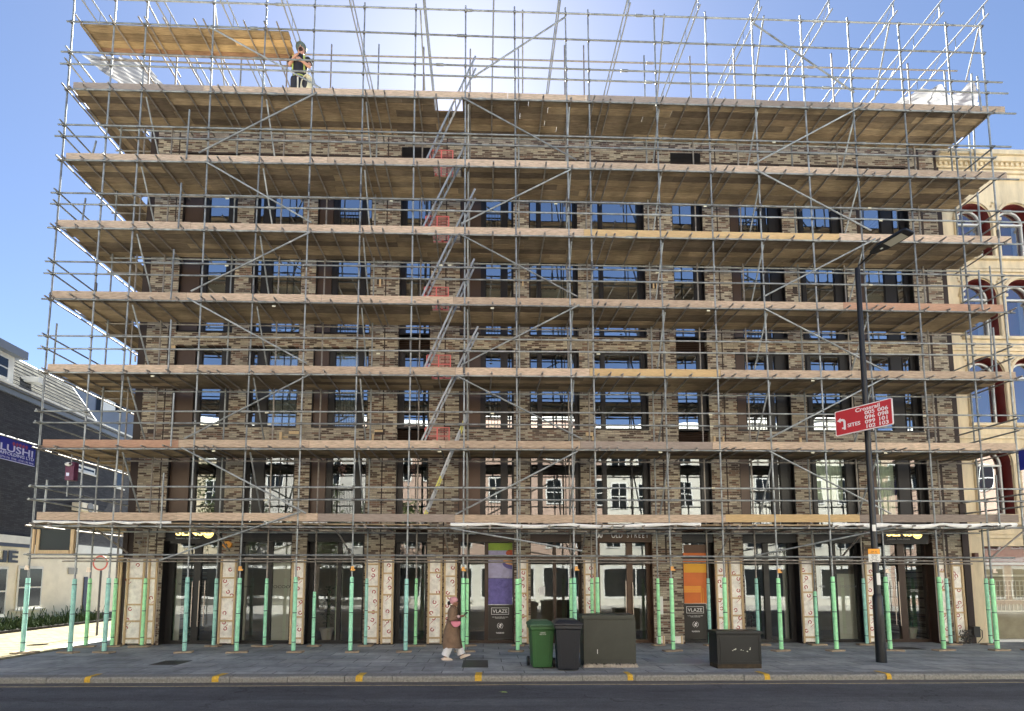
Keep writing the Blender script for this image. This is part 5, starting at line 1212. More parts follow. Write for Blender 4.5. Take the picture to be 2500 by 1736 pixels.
# direction sign on the lamp: it hangs on the post, so it is a thing of its own
YL, YR = 13.15, 12.02
tl, tr2 = at(2038, 1007, YL), at(2178, 970, YR); bl, br2 = at(2042, 1065, YL), at(2180, 1037, YR)
cz_ = (tl.z+tr2.z+bl.z+br2.z)/4; hS = ((tl.z-bl.z)+(tr2.z-br2.z))/2; cx_ = (tl.x+tr2.x)/2; cyS = (YL+YR)/2; u = Vector((tr2.x-tl.x, YR-YL, 0)); wS = u.length; u.normalize()
MS = Matrix.Translation((cx_, cyS, cz_)) @ Matrix(((u.x, -u.y, 0, 0), (u.y, u.x, 0, 0), (0, 0, 1, 0), (0, 0, 0, 1)))
t = thing('direction_sign', 'red rectangular road sign with white site numbers hung on the lamp post', 'road sign', (cx_, cyS, cz_))
def rrect(w_, h_, r, n=6):
    o = []
    for (sx, sz, a0) in ((1, 1, 0), (-1, 1, 90), (-1, -1, 180), (1, -1, 270)):
        for i in range(n+1): a_ = R(a0+90*i/n); o.append((sx*(w_-r)+r*math.cos(a_), sz*(h_-r)+r*math.sin(a_)))
    return o
M_sr = mat('sign_red', (.52, .018, .02), .45); M_sw = mat('sign_white', (.85, .80, .80), .5)
build('border', MB().prism(rrect(wS/2, hS/2, .035), -.012, .012, MS), M_sw, t)
build('face', MB().prism(rrect(wS/2-.022, hS/2-.022, .022), -.016, -.0125, MS), M_sr, t)
MT = MS @ Matrix(((1, 0, 0, 0), (0, 0, -1, -.0175), (0, 1, 0, 0), (0, 0, 0, 1)))
def st(s, x, z, size, al='LEFT', sx=1.1): text('sign_lettering', s, size, MT @ Matrix.Translation((x*wS, z*hS, 0)), M_sw, t, align=al, sx=sx, ext=.001, bold=.0028)
st('Crossrail', .455-.17, .335, hS*.17) if False else st('Crossrail', -.125, .275, hS*.205, sx=1.14)
for i, (l1, l2) in enumerate((('005', '006'), ('096', '098'), ('099', '101'), ('102', '103'))):
    z = .105-.178*i; st(l1, .035, z, hS*.20, sx=1.18); st(l2, .255, z, hS*.20, sx=1.18)
st('SITES', -.275, -.235, hS*.20, sx=1.02)
def arrow(P): build('arrow', MB().prism([(x*wS, z*hS) for x, z in P], -.0185, -.0165, MS), M_sw, t)
arrow([(-.46, .10), (-.395, .20), (-.395, .145), (-.36, .145), (-.325, .11), (-.305, .03), (-.305, -.30), (-.345, -.30), (-.345, .02), (-.36, .055), (-.395, .065), (-.395, .005)])
arrow([(-.375, -.20), (-.345, -.20), (-.345, -.26), (-.375, -.26)])
build('clip', MB().box(-.12, .12, .013, .06, -.05, .0, MS).box(-.12, .12, .013, .06, .15, .2, MS), M_steel2, t)
# parking plate
p = at(2134, 1356, b.y-.13); hw_ = .145; yb_ = b.y-.135
z1_, zm, z0_ = at(2134, 1340, yb_).z, at(2134, 1352.5, yb_).z, at(2134, 1372, yb_).z
t = thing('parking_plate', 'small orange and white loading restriction plate strapped to the lamp post', 'parking sign', (p.x, yb_, z0_))
build('orange_plate', MB().box(p.x-hw_, p.x+hw_, yb_, yb_+.008, zm, z1_), mat('plate_orange', (.85, .36, .02), .5), t)
build('white_plate', MB().box(p.x-hw_, p.x+hw_, yb_, yb_+.008, z0_, zm-.004), M_white, t)
M_bl = mat('plate_black', (.01, .01, .01), .6)
text('plate_lettering', 'Mon - Sat\n8 am - 7 pm', .034, FX((p.x, yb_-.002, z1_-.075)), M_bl, t, ext=.001)
text('plate_lettering', 'No loading\nMon - Fri\n8 am - 7 pm\nSaturday\n8 am - 1.30 pm', .034, FX((p.x, yb_-.002, zm-.038)), M_bl, t, ext=.001)
# ------------------------------------------------------------------ wheeled bins
def bin_(px0, px1, ptop, pbase, lab, colr, lidc, rot):
    g = atz((px0+px1)/2, pbase); w_ = (at(px1, pbase, g.y).x-at(px0, pbase, g.y).x); h_ = at(px0, ptop, g.y).z
    t = thing('wheeled_bin', lab, 'bin', (g.x, g.y+.3, 0), 'wheeled bins on the pavement'); t.rotation_euler = (0, 0, rot)
    mp_ = mat('bin_plastic', colr, .45, noise=.12, nscale=3, bump=.1); ml = mat('bin_lid', lidc, .45, noise=.15, nscale=4)
    bw_, tw_ = w_*.37, w_*.44; y0b, y1b, y0t, y1t = -.24, .22, -.33, .30; hb_ = h_*.86
    mb = MB(); vs = []
    for (z, hx, ya, yb) in ((.03, bw_, y0b, y1b), (.10, bw_+.005, y0b-.01, y1b), (hb_-.05, tw_, y0t, y1t), (hb_-.045, tw_+.03, y0t-.03, y1t+.03), (hb_+.03, tw_+.03, y0t-.03, y1t+.03)):
        vs += [(-hx, ya, z), (hx, ya, z), (hx, yb, z), (-hx, yb, z)]
    fs = [(4*i+j, 4*i+(j+1) % 4, 4*i+4+(j+1) % 4, 4*i+4+j) for i in range(4) for j in range(4)]+[(3, 2, 1, 0), (16, 17, 18, 19)]
    B_ = build('body', mb.add(vs, fs), mp_, t, local=True, bevel=.02)
    rb_ = MB()
    for s in (-1, 1): rb_.add([(s*bw_*.62-.012, y0b-.022, .12), (s*bw_*.62+.012, y0b-.022, .12), (s*tw_*.66+.012, y0t-.002, hb_-.1), (s*tw_*.66-.012, y0t-.002, hb_-.1), (s*bw_*.62-.012, y0b+.02, .12), (s*bw_*.62+.012, y0b+.02, .12), (s*tw_*.66+.012, y0t+.03, hb_-.1), (s*tw_*.66-.012, y0t+.03, hb_-.1)], [(0, 1, 2, 3), (0, 4, 5, 1), (1, 5, 6, 2), (3, 2, 6, 7), (0, 3, 7, 4)])
    build('rib', rb_, mp_, t, local=True)
    vs = []
    for (z, hx, ya, yb) in ((hb_+.032, tw_+.05, y0t-.05, y1t+.06), (hb_+.075, tw_+.05, y0t-.05, y1t+.06), (hb_+.10, tw_+.01, y0t+.02, y1t+.05), (h_-.005, tw_-.08, y0t+.16, y1t+.0)):
        vs += [(-hx, ya, z), (hx, ya, z), (hx, yb, z), (-hx, yb, z)]
    fs = [(4*i+j, 4*i+(j+1) % 4, 4*i+4+(j+1) % 4, 4*i+4+j) for i in range(3) for j in range(4)]+[(3, 2, 1, 0), (12, 13, 14, 15)]
    build('lid', MB().add(vs, fs), ml, t, local=True, bevel=.012)
    build('lid_grip', MB().box(-tw_*.55, -tw_*.25, y0t-.075, y0t-.051, hb_+.05, hb_+.072).box(tw_*.25, tw_*.55, y0t-.075, y0t-.051, hb_+.05, hb_+.072), ml, t, local=True)
    build('handle', MB().tube((-tw_, y1t+.10, hb_+.03), (tw_, y1t+.10, hb_+.03), .016).tube((-tw_, y1t, hb_), (-tw_, y1t+.10, hb_+.03), .016).tube((tw_, y1t, hb_), (tw_, y1t+.10, hb_+.03), .016), mp_, t, local=True)
    for s in (-1, 1):
        W_ = build('wheel', MB().tube((s*(bw_+.02), y1b+.05, .11), (s*(bw_+.075), y1b+.05, .11), .11, 18), M_black, t, local=True); build('hub', MB().tube((s*(bw_+.076), y1b+.05, .11), (s*(bw_+.082), y1b+.05, .11), .04, 12), mp_, W_, local=True)
    return t, y0b, y0t, hb_
t, a_, b_, h_ = bin_(1293, 1356, 1516, 1634, 'green wheeled bin left of the black one, with a pale sticker', (.035, .12, .035), (.06, .14, .075), .04)
st_ = MB().add([(-.09, -.306, .70), (.09, -.306, .70), (.09, -.320, .84), (-.09, -.320, .84)], [(0, 1, 2, 3)]); S_ = build('sticker', st_, mat('bin_sticker', (.30, .42, .32), .6, noise=.7, nscale=30), t, local=True)
text('sticker_lettering', 'PLEASE\nRECYCLE', .036, Matrix.Translation((0, -.3255, .80)) @ Matrix(((1, 0, 0, 0), (0, -.1, -.995, 0), (0, .995, -.1, 0), (0, 0, 0, 1))), M_wht, S_, local=True, ext=.0005)
t, a_, b_, h_ = bin_(1356, 1424, 1513, 1640, 'black wheeled bin between the green bin and the tall grey cabinet', (.018, .020, .027), (.026, .028, .036), -.05)
mk = MB()
for i in range(6):
    x, z = -.03+random.uniform(-.09, .12), .90+random.uniform(-.03, .03); mk.add([(x, -.322-.0*i, z), (x+.02, -.322, z-.01), (x+.025, -.322, z+.015), (x+.005, -.322, z+.02)], [(0, 1, 2, 3)])
build('scraps', mk, M_wht, t, local=True)
# ------------------------------------------------------------------ cabinets
a_ = atz(1426, 1629); c_ = atz(1555, 1629); zt = at(1420, 1502, a_.y).z; D_ = .50
t = thing('telecom_cabinet', 'large grey green street cabinet beside the wheeled bins', 'cabinet', ((a_.x+c_.x)/2, a_.y, 0))
M_cab = mat('cabinet_grey_green', (.040, .043, .033), .5, noise=.25, nscale=2.5, bump=.12)
w2 = (c_.x-a_.x)/2; g = (a_.x+c_.x)/2; y = a_.y+.01
build('body', MB().box(g-w2, g+w2, y, y+D_, .09, zt-.09), M_cab, t, bevel=.008)
build('top', MB().add([(g-w2-.03, y-.03, zt-.089), (g+w2-.03, y-.03, zt-.089), (g+w2-.03, y+D_, zt-.089), (g-w2-.03, y+D_, zt-.089), (g-w2-.03, y-.03, zt-.01), (g+w2-.03, y-.03, zt+.005), (g+w2-.03, y+D_, zt+.02), (g-w2-.03, y+D_, zt+.01)], [(0, 3, 2, 1), (4, 5, 6, 7), (0, 1, 5, 4), (1, 2, 6, 5), (2, 3, 7, 6), (3, 0, 4, 7)]), M_cab, t, bevel=.006)
build('seam', MB().box(g-w2+.005, g+w2-.005, y-.004, y-.001, .155, .168), M_black, t)
mb = MB()
for i in range(60):
    x = g-w2+2*w2*i/59; mb.box(x-.02, x+.02, y-.06+random.uniform(-.03, .0), y+.0, .0, .07+random.uniform(-.03, .02))
build('mortar_base', mb, mat('pale_mortar', (.42, .38, .33), .9, noise=.5, nscale=20, bump=.6), t); build('plinth', MB().box(g-w2+.01, g+w2-.01, y+.005, y+D_, 0, .089), M_cab, t)
mk = MB().add([(g-w2+.31, y-.002, .30), (g-w2+.325, y-.002, .30), (g-w2+.325, y-.002, .40), (g-w2+.31, y-.002, .40)], [(0, 1, 2, 3)]); build('scratch', mk, M_wht, t)
a_ = atz(1753, 1633); c_ = atz(1865, 1633); zt = at(1750, 1541, a_.y).z
t = thing('small_cabinet', 'low black street cabinet with torn sticker marks left of the lamp post', 'cabinet', ((a_.x+c_.x)/2, a_.y, 0))
M_cb = mat('cabinet_black', (.010, .010, .011), .45, noise=.4, nscale=3, bump=.3); w2 = (c_.x-a_.x)/2-.01; g = (a_.x+c_.x)/2-.01; y = a_.y+.01
build('body', MB().box(g-w2, g+w2, y, y+.45, .10, zt-.07), M_cb, t, bevel=.01)
build('plinth', MB().box(g-w2+.005, g+w2-.005, y+.012, y+.44, 0, .099), mat('rusty_plinth', (.045, .032, .018), .8, noise=.5, nscale=10), t)
build('lid', MB().box(g-w2-.03, g+w2+.03, y-.035, y+.47, zt-.069, zt), M_cb, t, bevel=.012)
d_ = .03; fr = MB(); x0, x1, z0_, z1_ = g-w2+.07, g+w2-.04, .14, zt-.12
for (p0, p1, q0, q1) in ((x0, x1, z0_, z0_+.012), (x0, x1, z1_-.012, z1_), (x0, x0+.012, z0_+.012, z1_-.012), (x1-.012, x1, z0_+.012, z1_-.012)): fr.box(p0, p1, y-.012, y-.001, q0, q1)
build('door_frame', fr, M_cb, t)
mk = MB()
for (x, z, w_, h_) in ((-.14, .42, .05, .02), (-.10, .43, .03, .03), (-.17, .40, .03, .015), (.02, .41, .04, .02), (.07, .40, .03, .01), (.22, .42, .04, .025), (.16, .38, .04, .02), (.24, .45, .02, .03)):
    mk.add([(g+x, y-.0055, z), (g+x+w_, y-.0055, z+random.uniform(-.01, .01)), (g+x+w_*.8, y-.0055, z+h_), (g+x+w_*.2, y-.0055, z+h_*.7)], [(0, 1, 2, 3)])
build('sticker_scraps', mk, M_pale, t)
# leaf on the road
p = atz(1229, 1691, RZ); p.z = RZ
mb = MB()
for (dx_, dy_, a0) in ((0, 0, .3), (-.05, .02, 2.4), (.04, -.02, -.6)):
    M_ = Matrix.Translation((p.x+dx_, p.y+dy_, RZ+.012)) @ Matrix.Rotation(a0, 4, 'Z') @ Matrix.Rotation(.35, 4, 'X')
    mb.add([M_ @ Vector(v) for v in ((-.05, 0, 0), (-.01, -.022, .004), (.05, 0, 0), (-.01, .022, .004))], [(0, 1, 2, 3)])
tag(build('leaf_sprig', mb, mat('pale_leaf', (.32, .42, .12), .6)), 'small pale green sprig of leaves lying on the asphalt', 'leaf')

# ------------------------------------------------------------------ people
def body(name, J, E_, parent, m_, sub=2):
    me = bpy.data.meshes.new(name); keys = list(J); idx = {k: i for i, k in enumerate(keys)}
    me.from_pydata([J[k][:3] for k in keys], [(idx[a], idx[b]) for a, b in E_], [])
    o = bpy.data.objects.new(name, me); C.objects.link(o)
    md = o.modifiers.new('skin', 'SKIN'); md.use_smooth_shade = True
    for i, k in enumerate(keys):
        r = J[k][3]; ry = J[k][4] if len(J[k]) > 4 else r
        me.skin_vertices[0].data[i].radius = (r, ry); me.skin_vertices[0].data[i].use_root = (i == 0)
    sb = o.modifiers.new('sub', 'SUBSURF'); sb.levels = sub; sb.render_levels = sub
    dg = bpy.context.evaluated_depsgraph_get(); nm = bpy.data.meshes.new_from_object(o.evaluated_get(dg)); nm.name = name
    bpy.data.objects.remove(o); o = bpy.data.objects.new(name, nm); C.objects.link(o); nm.materials.clear(); nm.materials.append(m_)
    for p in nm.polygons: p.use_smooth = True
    o.parent = parent; ROOT[o.name] = ROOT[parent.name]; return o
def fingers(J, E_, wrist, tip_dir, side, curl, pre):
    """palm plus five finger chains"""
    W_ = Vector(wrist); d = Vector(tip_dir).normalized(); s = Vector(side).normalized(); n = d.cross(s)
    J[pre+'palm'] = (*(W_+d*.045), .026, .034); E_.append((pre+'wrist', pre+'palm'))
    for i, (o, l) in enumerate(((-.030, .065), (-.010, .078), (.010, .073), (.028, .056))):
        k0, k1, k2 = pre+f'k{i}', pre+f'm{i}', pre+f't{i}'
        b0 = W_+d*.085+s*o; J[k0] = (*b0, .0095); b1 = b0+d*l*.5+n*curl*.4*l; J[k1] = (*b1, .0085); b2 = b1+d*l*.2+n*curl*l*.7; J[k2] = (*b2, .007)
        E_ += [(pre+'palm', k0), (k0, k1), (k1, k2)]
    b0 = W_+d*.035-s*.038; b1 = b0+d*.03-s*.018+n*curl*.02; b2 = b1+d*.03+n*curl*.025; J[pre+'th0'] = (*b0, .011); J[pre+'th1'] = (*b1, .009); J[pre+'th2'] = (*b2, .008)
    E_ += [(pre+'palm', pre+'th0'), (pre+'th0', pre+'th1'), (pre+'th1', pre+'th2')]
g0 = atz(1104, 1611)
wm = thing('person', 'woman in a long brown coat and pink headscarf walking right, looking at her phone', 'person', (g0.x, g0.y, 0))
J = dict(pelvis=(0, 0, .84, .11, .12), belly=(0, 0, .97, .095, .12), chest=(.01, 0, 1.14, .10, .13), collar=(.01, 0, 1.27, .07, .11), neck=(.03, 0, 1.33, .045), head0=(.05, 0, 1.395, .070, .065), head1=(.055, 0, 1.46, .083, .075), head2=(.045, 0, 1.515, .06, .06),
         sL=(.01, .14, 1.25, .05), eL=(-.02, .20, 1.03, .038), LwristX=(.17, .13, 1.02, .026),
         sR=(.01, -.14, 1.25, .05), eR=(-.03, -.20, 1.03, .038), hL=(.0, .08, .80, .09), kL=(.10, .085, .46, .055), aL=(.24, .085, .10, .036), tL=(.36, .085, .07, .03),
         hR=(0, -.08, .80, .09), kR=(-.03, -.085, .44, .055), aR=(-.19, -.085, .09, .036), tR=(-.08, -.085, .035, .03))
J['Rwrist'] = (.20, -.12, 1.10, .025); del J['LwristX']; J['Lwrist'] = (.20, .10, 1.06, .025)
E_ = [('pelvis', 'belly'), ('belly', 'chest'), ('chest', 'collar'), ('collar', 'neck'), ('neck', 'head0'), ('head0', 'head1'), ('head1', 'head2'), ('collar', 'sL'), ('sL', 'eL'), ('eL', 'Lwrist'), ('collar', 'sR'), ('sR', 'eR'), ('eR', 'Rwrist'), ('pelvis', 'hL'), ('hL', 'kL'), ('kL', 'aL'), ('aL', 'tL'), ('pelvis', 'hR'), ('hR', 'kR'), ('kR', 'aR'), ('aR', 'tR')]
fingers(J, E_, (.20, -.12, 1.10), (.95, .15, .15), (0, -1, .1), .9, 'R'); fingers(J, E_, (.20, .10, 1.06), (.9, -.2, .2), (0, 1, .1), .9, 'L')
body('body', J, E_, wm, M_skin)
def wb(nm, mb, m_, **k): return build(nm, mb, m_, wm, local=True, **k)
M_coat = mat('brown_wool_coat', (.24, .155, .10), .9, noise=.3, nscale=6, bump=.6)
def coatloft(rings, n=28, fold=.0):
    mb = MB(); vs = []; K = len(rings)
    for k, (cx, cy, cz, rx, ry, f) in enumerate(rings):
        for i in range(n):
            a_ = 2*math.pi*i/n; q = 1+f*(math.sin(a_*5+1)+.6*math.sin(a_*9+k*.2)); vs.append((cx+rx*q*math.cos(a_), cy+ry*q*math.sin(a_), cz+f*.15*math.sin(a_*3)))
    fs = [(k*n+i, k*n+(i+1) % n, (k+1)*n+(i+1) % n, (k+1)*n+i) for k in range(K-1) for i in range(n)]
    mb.add(vs, fs, True); mb.add(vs, [tuple(range((K-1)*n, K*n))], True); return mb
wb('coat', coatloft([(.0, 0, .30, .235, .20, .09), (-.01, 0, .36, .235, .205, .085), (-.02, 0, .55, .215, .19, .07), (-.02, 0, .75, .185, .175, .045), (-.01, 0, .93, .145, .16, .015), (0, 0, 1.05, .128, .155, .01), (0, 0, 1.18, .130, .175, .005), (.005, 0, 1.26, .11, .165, 0), (.01, 0, 1.31, .075, .10, 0), (.02, 0, 1.345, .062, .065, 0)]), M_coat)
def limb(pts, rs, n=12):
    mb = MB()
    for i in range(len(pts)-1): mb.tube(pts[i], pts[i+1], rs[i], n, rs[i+1]); mb.ball(pts[i], rs[i]*.99, rs[i]*.99, rs[i]*.99, 10)
    return mb
wb('sleeve', limb([(.01, -.15, 1.245), (-.03, -.205, 1.02), (.12, -.15, 1.06)], [.075, .068, .060]), M_coat); wb('sleeve', limb([(.01, .15, 1.245), (-.03, .20, 1.02), (.12, .13, 1.04)], [.075, .068, .060]), M_coat)
wb('coat_belt', coatloft([(-.012, 0, .985, .142, .163, .01), (-.01, 0, 1.02, .138, .162, .01)]), mat('belt_brown', (.13, .08, .05), .8))
wb('front_edge', MB().path([(.115, -.10, 1.24), (.135, -.08, 1.05), (.165, -.09, .75), (.235, -.07, .34)], .010), mat('coat_seam', (.10, .06, .035), .9))
wb('collar', coatloft([(.02, 0, 1.29, .085, .10, 0), (.015, 0, 1.33, .075, .08, 0), (.005, 0, 1.36, .07, .075, 0)]), mat('collar_brown', (.13, .075, .045), .9))
wb('cuff', limb([(.115, -.152, 1.058), (.175, -.130, 1.088)], [.046, .038]), mat('pale_pink_knit', (.75, .52, .52), .8))
M_trs = mat('white_trousers', (.80, .79, .80), .8, noise=.06, nscale=8)
wb('trouser_leg', limb([(.04, .08, .60), (.11, .085, .45), (.225, .085, .13)], [.10, .095, .105]), M_trs); wb('trouser_leg', limb([(-.02, -.07, .60), (-.04, -.085, .42), (-.17, -.085, .115)], [.10, .095, .105]), M_trs)
M_shoe = mat('pale_canvas_shoe', (.78, .66, .56), .7)
def shoe(x, y, z, ang):
    M_ = Matrix.Translation((x, y, z)) @ Matrix.Rotation(-ang, 4, 'Y'); mb = MB(); vs = []; n = 14
    for (zz, l, w_) in ((0, .135, .046), (.025, .137, .047), (.05, .125, .042), (.075, .07, .036)):
        for i in range(n): a_ = 2*math.pi*i/n; vs.append(M_ @ Vector((.035-(.03 if zz > .04 else 0)+l*math.cos(a_)*(1 if zz < .06 else .8), w_*math.sin(a_), zz)))
    mb.add(vs, [(k*n+i, k*n+(i+1) % n, (k+1)*n+(i+1) % n, (k+1)*n+i) for k in range(3) for i in range(n)]+[tuple(range(n))[::-1], tuple(range(3*n, 4*n))], True); return wb('shoe', mb, M_shoe)
shoe(.30, .085, .045, .36); shoe(-.16, -.085, .002, 0)
wb('headscarf', MB().ball((.025, 0, 1.475), .108, .088, .098, 16, Matrix.Rotation(-.25, 3, 'Y')), mat('pink_scarf', (.66, .33, .36), .8, noise=.15, nscale=14, bump=.2))
wb('hair', MB().ball((-.09, 0, 1.41), .045, .05, .055, 12), mat('black_hair', (.012, .01, .01), .6, bump=.5))
wb('face', MB().ball((.128, 0, 1.425), .022, .014, .026, 10).ball((.112, 0, 1.375), .022, .022, .014, 10).ball((.09, 0, 1.36), .035, .04, .03, 10).ball((.09, 0, 1.42), .05, .06, .055, 12), M_skin)
wb('lips', MB().ball((.133, 0, 1.383), .007, .018, .007, 8), mat('lip', (.30, .06, .05), .4))
wb('ear', MB().ball((.04, -.076, 1.42), .014, .008, .024, 8), M_skin)
wb('sunglasses', MB().ball((.130, -.030, 1.447), .014, .026, .024, 10).ball((.130, .030, 1.447), .014, .026, .024, 10).tube((.125, -.055, 1.452), (.045, -.078, 1.452), .004), M_black)
wb('phone', MB().box(-.036, .036, -.005, .005, -.072, .072, Matrix.Translation((.325, -.10, 1.145)) @ Matrix.Rotation(.9, 4, 'Y') @ Matrix.Rotation(1.2, 4, 'Z')), M_black)
hb_ = thing('handbag', 'round pink handbag hanging from the arm of the woman in the brown coat', 'handbag', (g0.x+.10, g0.y-.20, .84))
HX, HY = g0.x+.10, g0.y-.215
pts = [(HX+.125*math.cos(math.pi+math.pi*i/14), .96+.13*math.sin(math.pi+math.pi*i/14)) for i in range(15)]
build('pouch', MB().prism(pts, HY-.05, HY+.04), mat('pink_leather', (.72, .25, .33), .5), hb_, bevel=.02); build('flap', MB().box(HX-.12, HX+.12, HY-.055, HY+.045, .955, .975), mat('pink_edge', (.6, .18, .25), .5), hb_, bevel=.006)
build('strap', MB().path([(HX-.1, HY, .96), (HX-.06, HY, 1.04), (HX, HY, 1.07), (HX+.07, HY, 1.03), (HX+.1, HY, .96)], .012), mat('dark_strap', (.08, .03, .03), .6), hb_)
# worker on the top deck
WYk = SF+.80; wz = ledg[0][0].z; wp = at(731, 200, WYk); dz_ = zline(ledg[0], wp.x)+.12; ht = at(735, 114, WYk).z-dz_
wk = thing('person', 'scaffolder in a helmet and yellow edged dark vest standing on the top deck', 'person', (wp.x, WYk, dz_)); wk.scale = (ht/1.80,)*3
J = dict(pelvis=(0, 0, .95, .13, .11), belly=(0, -.01, 1.10, .125, .10), chest=(.01, -.02, 1.30, .15, .11), collar=(.02, -.03, 1.45, .11, .08), neck=(.03, -.05, 1.52, .055), head0=(.045, -.07, 1.60, .075, .08), head1=(.045, -.07, 1.68, .085, .09), head2=(.04, -.06, 1.74, .06, .06),
         sL=(-.17, -.02, 1.43, .06), eL=(-.22, -.10, 1.20, .045), Lwrist=(-.02, -.27, 1.28, .03), sR=(.20, -.03, 1.41, .06), eR=(.27, -.10, 1.16, .045), Rwrist=(.16, -.28, 1.12, .03),
         hL=(-.09, 0, .92, .10), kL=(-.10, -.03, .50, .065), aL=(-.04, .02, .09, .04), tL=(-.04, -.10, .05, .035), hR=(.09, 0, .92, .10), kR=(.10, -.05, .50, .065), aR=(.06, .02, .09, .04), tR=(.07, -.10, .05, .035))
E_ = [('pelvis', 'belly'), ('belly', 'chest'), ('chest', 'collar'), ('collar', 'neck'), ('neck', 'head0'), ('head0', 'head1'), ('head1', 'head2'), ('collar', 'sL'), ('sL', 'eL'), ('eL', 'Lwrist'), ('collar', 'sR'), ('sR', 'eR'), ('eR', 'Rwrist'), ('pelvis', 'hL'), ('hL', 'kL'), ('kL', 'aL'), ('aL', 'tL'), ('pelvis', 'hR'), ('hR', 'kR'), ('kR', 'aR'), ('aR', 'tR')]
fingers(J, E_, (-.02, -.27, 1.28), (.9, -.3, .2), (0, .2, 1), .8, 'L'); fingers(J, E_, (.16, -.28, 1.12), (-.6, -.7, .2), (0, .2, 1), .8, 'R')
body('body', J, E_, wk, M_skin2)
def kb_(nm, mb, m_, **k): return build(nm, mb, m_, wk, local=True, **k)
kb_('vest', coatloft([(0, 0, .93, .165, .13, .01), (0, -.01, 1.10, .165, .13, .01), (.01, -.02, 1.30, .185, .14, .005), (.02, -.03, 1.42, .175, .12, 0), (.025, -.04, 1.48, .11, .085, 0), (.03, -.05, 1.50, .07, .07, 0)]), mat('black_vest', (.02, .02, .03), .7))
M_hv = mat('hi_vis_yellow', (.40, .48, .12), .6)
kb_('vest_edging', coatloft([(0, 0, .925, .170, .135, 0), (0, -.005, .95, .170, .135, 0)]).add([(-.15, -.125, 1.0), (-.11, -.135, 1.0), (-.10, -.155, 1.42), (-.14, -.145, 1.42)], [(0, 1, 2, 3)]).add([(.13, -.125, 1.0), (.17, -.105, 1.0), (.16, -.13, 1.42), (.12, -.155, 1.42)], [(0, 1, 2, 3)]), M_hv)
kb_('sleeve', limb([(-.17, -.02, 1.43), (-.21, -.07, 1.27)], [.075, .07]), mat('black_shirt', (.02, .02, .02), .8)); kb_('sleeve', limb([(.20, -.03, 1.41), (.25, -.07, 1.26)], [.075, .07]), mat('black_shirt_b', (.02, .02, .02), .8))
M_tr = mat('dark_work_trousers', (.025, .028, .04), .8)
kb_('trousers', limb([(-.09, 0, .90), (-.10, -.03, .50), (-.04, .02, .10)], [.12, .09, .08]).tube((.09, 0, .90), (.10, -.05, .50), .12, 12, .09).tube((.10, -.05, .50), (.06, .02, .10), .09, 12, .08), M_tr)
kb_('trouser_stripe', MB().add([(-.02, -.12, .88), (.02, -.12, .88), (.03, -.125, .55), (-.005, -.125, .55)], [(0, 1, 2, 3)]), M_pale)
kb_('boot', MB().box(-.09, .01, -.16, .08, 0, .10), M_black, bevel=.02); kb_('boot', MB().box(.02, .12, -.16, .08, 0, .10), M_black, bevel=.02)
kb_('helmet', MB().ball((.04, -.06, 1.72), .112, .122, .10, 16).tube((.04, -.075, 1.69), (.04, -.08, 1.68), .128, 18), mat('helmet_grey_green', (.10, .14, .13), .35))
kb_('beard', MB().ball((.05, -.125, 1.595), .055, .045, .05, 10), mat('dark_beard', (.03, .012, .012), .8, bump=.6)); kb_('nose', MB().ball((.05, -.165, 1.65), .013, .02, .02, 8), M_skin2)
kb_('eyes', MB().ball((.02, -.152, 1.665), .009, .006, .006, 6).ball((.08, -.152, 1.665), .009, .006, .006, 6), M_black)
rp_ = thing('rope_coil', 'pale coil of rope hanging at the side of the scaffolder on the top deck', 'rope', (wp.x+.22, WYk-.16, dz_)); mb = MB()
for q in range(9):
    cx_, cz_ = wp.x+.24+.012*q, dz_+.93-.02*q; rx_, rz_ = .10+.012*q, .20+.022*q; pts = [(cx_+rx_*math.cos(2*math.pi*i/18), WYk-.20-.008*q+.01*math.sin(i), cz_+rz_*math.sin(2*math.pi*i/18)) for i in range(19)]; mb.path(pts, .013, 6)
build('coil', mb, mat('rope_fibre', (.60, .58, .45), .9, bump=.5), rp_)

# ------------------------------------------------------------------ across the street (behind the camera, mirrored in the glass)
def opp(x0, x1, h, m_, tr_, label, nw, fl, dpt=9, y=-7.0, gfc=None):
    t = thing('terrace_building', label, 'building', ((x0+x1)/2, y, 0)); build('wall', MB().box(x0, x1, y-dpt, y, 3.6, h), m_, t)
    build('shop_wall', MB().box(x0, x1, y-dpt, y+.0, 0, 3.55), gfc or m_, t); build('parapet', MB().box(x0, x1, y-.3, y+.15, h+.001, h+.4).box(x0, x1, y+.001, y+.12, 3.3, 3.7), M_white, t)
    for f in range(fl):
        for i in range(nw):
            cx_ = x0+(x1-x0)*(i+.5)/nw; ww = min(1.1, (x1-x0)/nw*.5); z0_ = 4.5+f*(h-4)/fl; z1_ = z0_+1.75
            W_ = build('window', MB().box(cx_-ww/2-.1, cx_+ww/2+.1, y+.001, y+.07, z0_-.1, z1_+.12), M_white, t)
            build('pane', MB().box(cx_-ww/2, cx_+ww/2, y+.0705, y+.08, z0_, z1_), M_dkglass, W_)
            build('glazing_bar', MB().box(cx_-.03, cx_+.03, y+.0805, y+.1, z0_, z1_).box(cx_-ww/2, cx_+ww/2, y+.0805, y+.1, (z0_+z1_)/2-.03, (z0_+z1_)/2+.03), M_white, W_)
    n = max(2, nw//2)
    for i in range(n):
        xa = x0+(x1-x0)*i/n+.3; xb = x0+(x1-x0)*(i+1)/n-.3; S_ = build('shop_window', MB().box(xa, xb, y+.001, y+.05, .5, 3.0), M_white, t); build('pane', MB().box(xa+.1, (xa+xb)/2-.05, y+.051, y+.06, .7, 2.8).box((xa+xb)/2+.05, xb-.1, y+.051, y+.06, .7, 2.8), M_dkglass, S_)
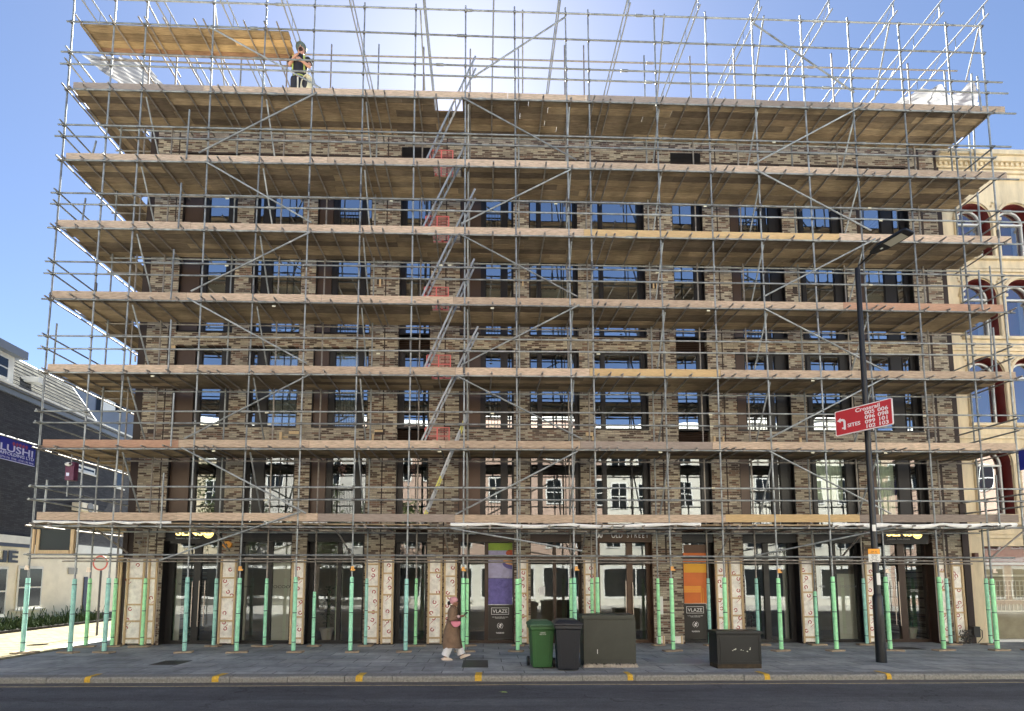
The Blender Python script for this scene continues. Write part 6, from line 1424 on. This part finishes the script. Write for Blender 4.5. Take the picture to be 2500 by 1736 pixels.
M_ob1 = mat('peach_brick', (.50, .36, .29), .85, noise=.2, nscale=4); M_ob2 = mat('pale_render', (.66, .64, .57), .8, noise=.08, nscale=1); M_ob3 = mat('grey_brick', (.48, .46, .43), .85, noise=.2, nscale=3); M_ob4 = mat('yellow_stock', (.60, .52, .38), .85, noise=.2, nscale=3)
M_dkw = mat('dark_shop_wall', (.10, .10, .09), .7)
opp(-44, -30, 13.5, M_ob3, 0, 'grey brick terrace across the street, far left', 6, 2)
opp(-30, -19, 14, M_ob4, 0, 'yellow brick terrace across the street behind the trees', 5, 3, gfc=M_dkw)
opp(-19, -8.5, 13.2, M_ob3, 0, 'low grey brick terrace across the street', 5, 2, gfc=M_dkw)
opp(-8.5, -.5, 14, M_ob1, 0, 'peach brick terrace across the street left of the cream one', 4, 2, gfc=M_ob2)
opp(-.5, 9, 14.5, M_ob1, 0, 'peach brick terrace across the street with the white shop floor', 4, 3, gfc=M_ob2)
opp(9, 20, 13.8, M_ob2, 0, 'white rendered terrace across the street', 5, 3)
opp(20, 32, 14.5, M_ob2, 0, 'cream rendered terrace across the street, right part', 5, 3)
opp(32, 46, 13.5, M_ob1, 0, 'peach brick terrace across the street, far right', 6, 2)
M_bark = mat('bark', (.12, .09, .07), .9, noise=.4, nscale=10, bump=.6); M_tl = mat('tree_leaf', (.09, .13, .03), .6, noise=.5, nscale=1.5)
for j, (tx, ty, tr_, tz) in enumerate(((-17.5, -3.5, 2.8, 6.3), (-11.5, -3.2, 2.9, 6.0), (-6.5, -3.5, 2.1, 6.2))):
    t = thing('street_tree', ['plane tree across the street, leftmost of three', 'plane tree across the street, middle of three', 'plane tree across the street, rightmost and smallest of three'][j], 'tree', (tx, ty, 0), 'street trees across the road')
    tk = MB().tube((tx, ty, 0), (tx+.1, ty, 3.2), .19, 10, .13); br_ = MB()
    for q in range(9):
        a_ = q*2.4; e = Vector((tx+.1+math.cos(a_)*tr_*.6, ty+math.sin(a_)*tr_*.6, tz+random.uniform(-1, 1.6))); tk.tube((tx+.1, ty, 3.1), e, .08, 7, .02)
    build('trunk', tk, M_bark, t); cl = [(Vector((random.gauss(0, .5), random.gauss(0, .5), random.gauss(0, .5)))) for _ in range(26)]; mb = MB()
    for c_ in cl:
        cc = Vector((tx+c_.x*tr_, ty+c_.y*tr_, tz+c_.z*tr_*.95))
        for q in range(120):
            p = cc+Vector((random.gauss(0, .36), random.gauss(0, .36), random.gauss(0, .3))); d = Vector((random.gauss(0, 1), random.gauss(0, 1), random.gauss(0, 1))).normalized(); s_ = d.orthogonal().normalized()*.07; d = d*.10
            mb.add([p-d, p-s_, p+d, p+s_], [(0, 1, 2, 3)])
    build('crown', mb, M_tl, t)
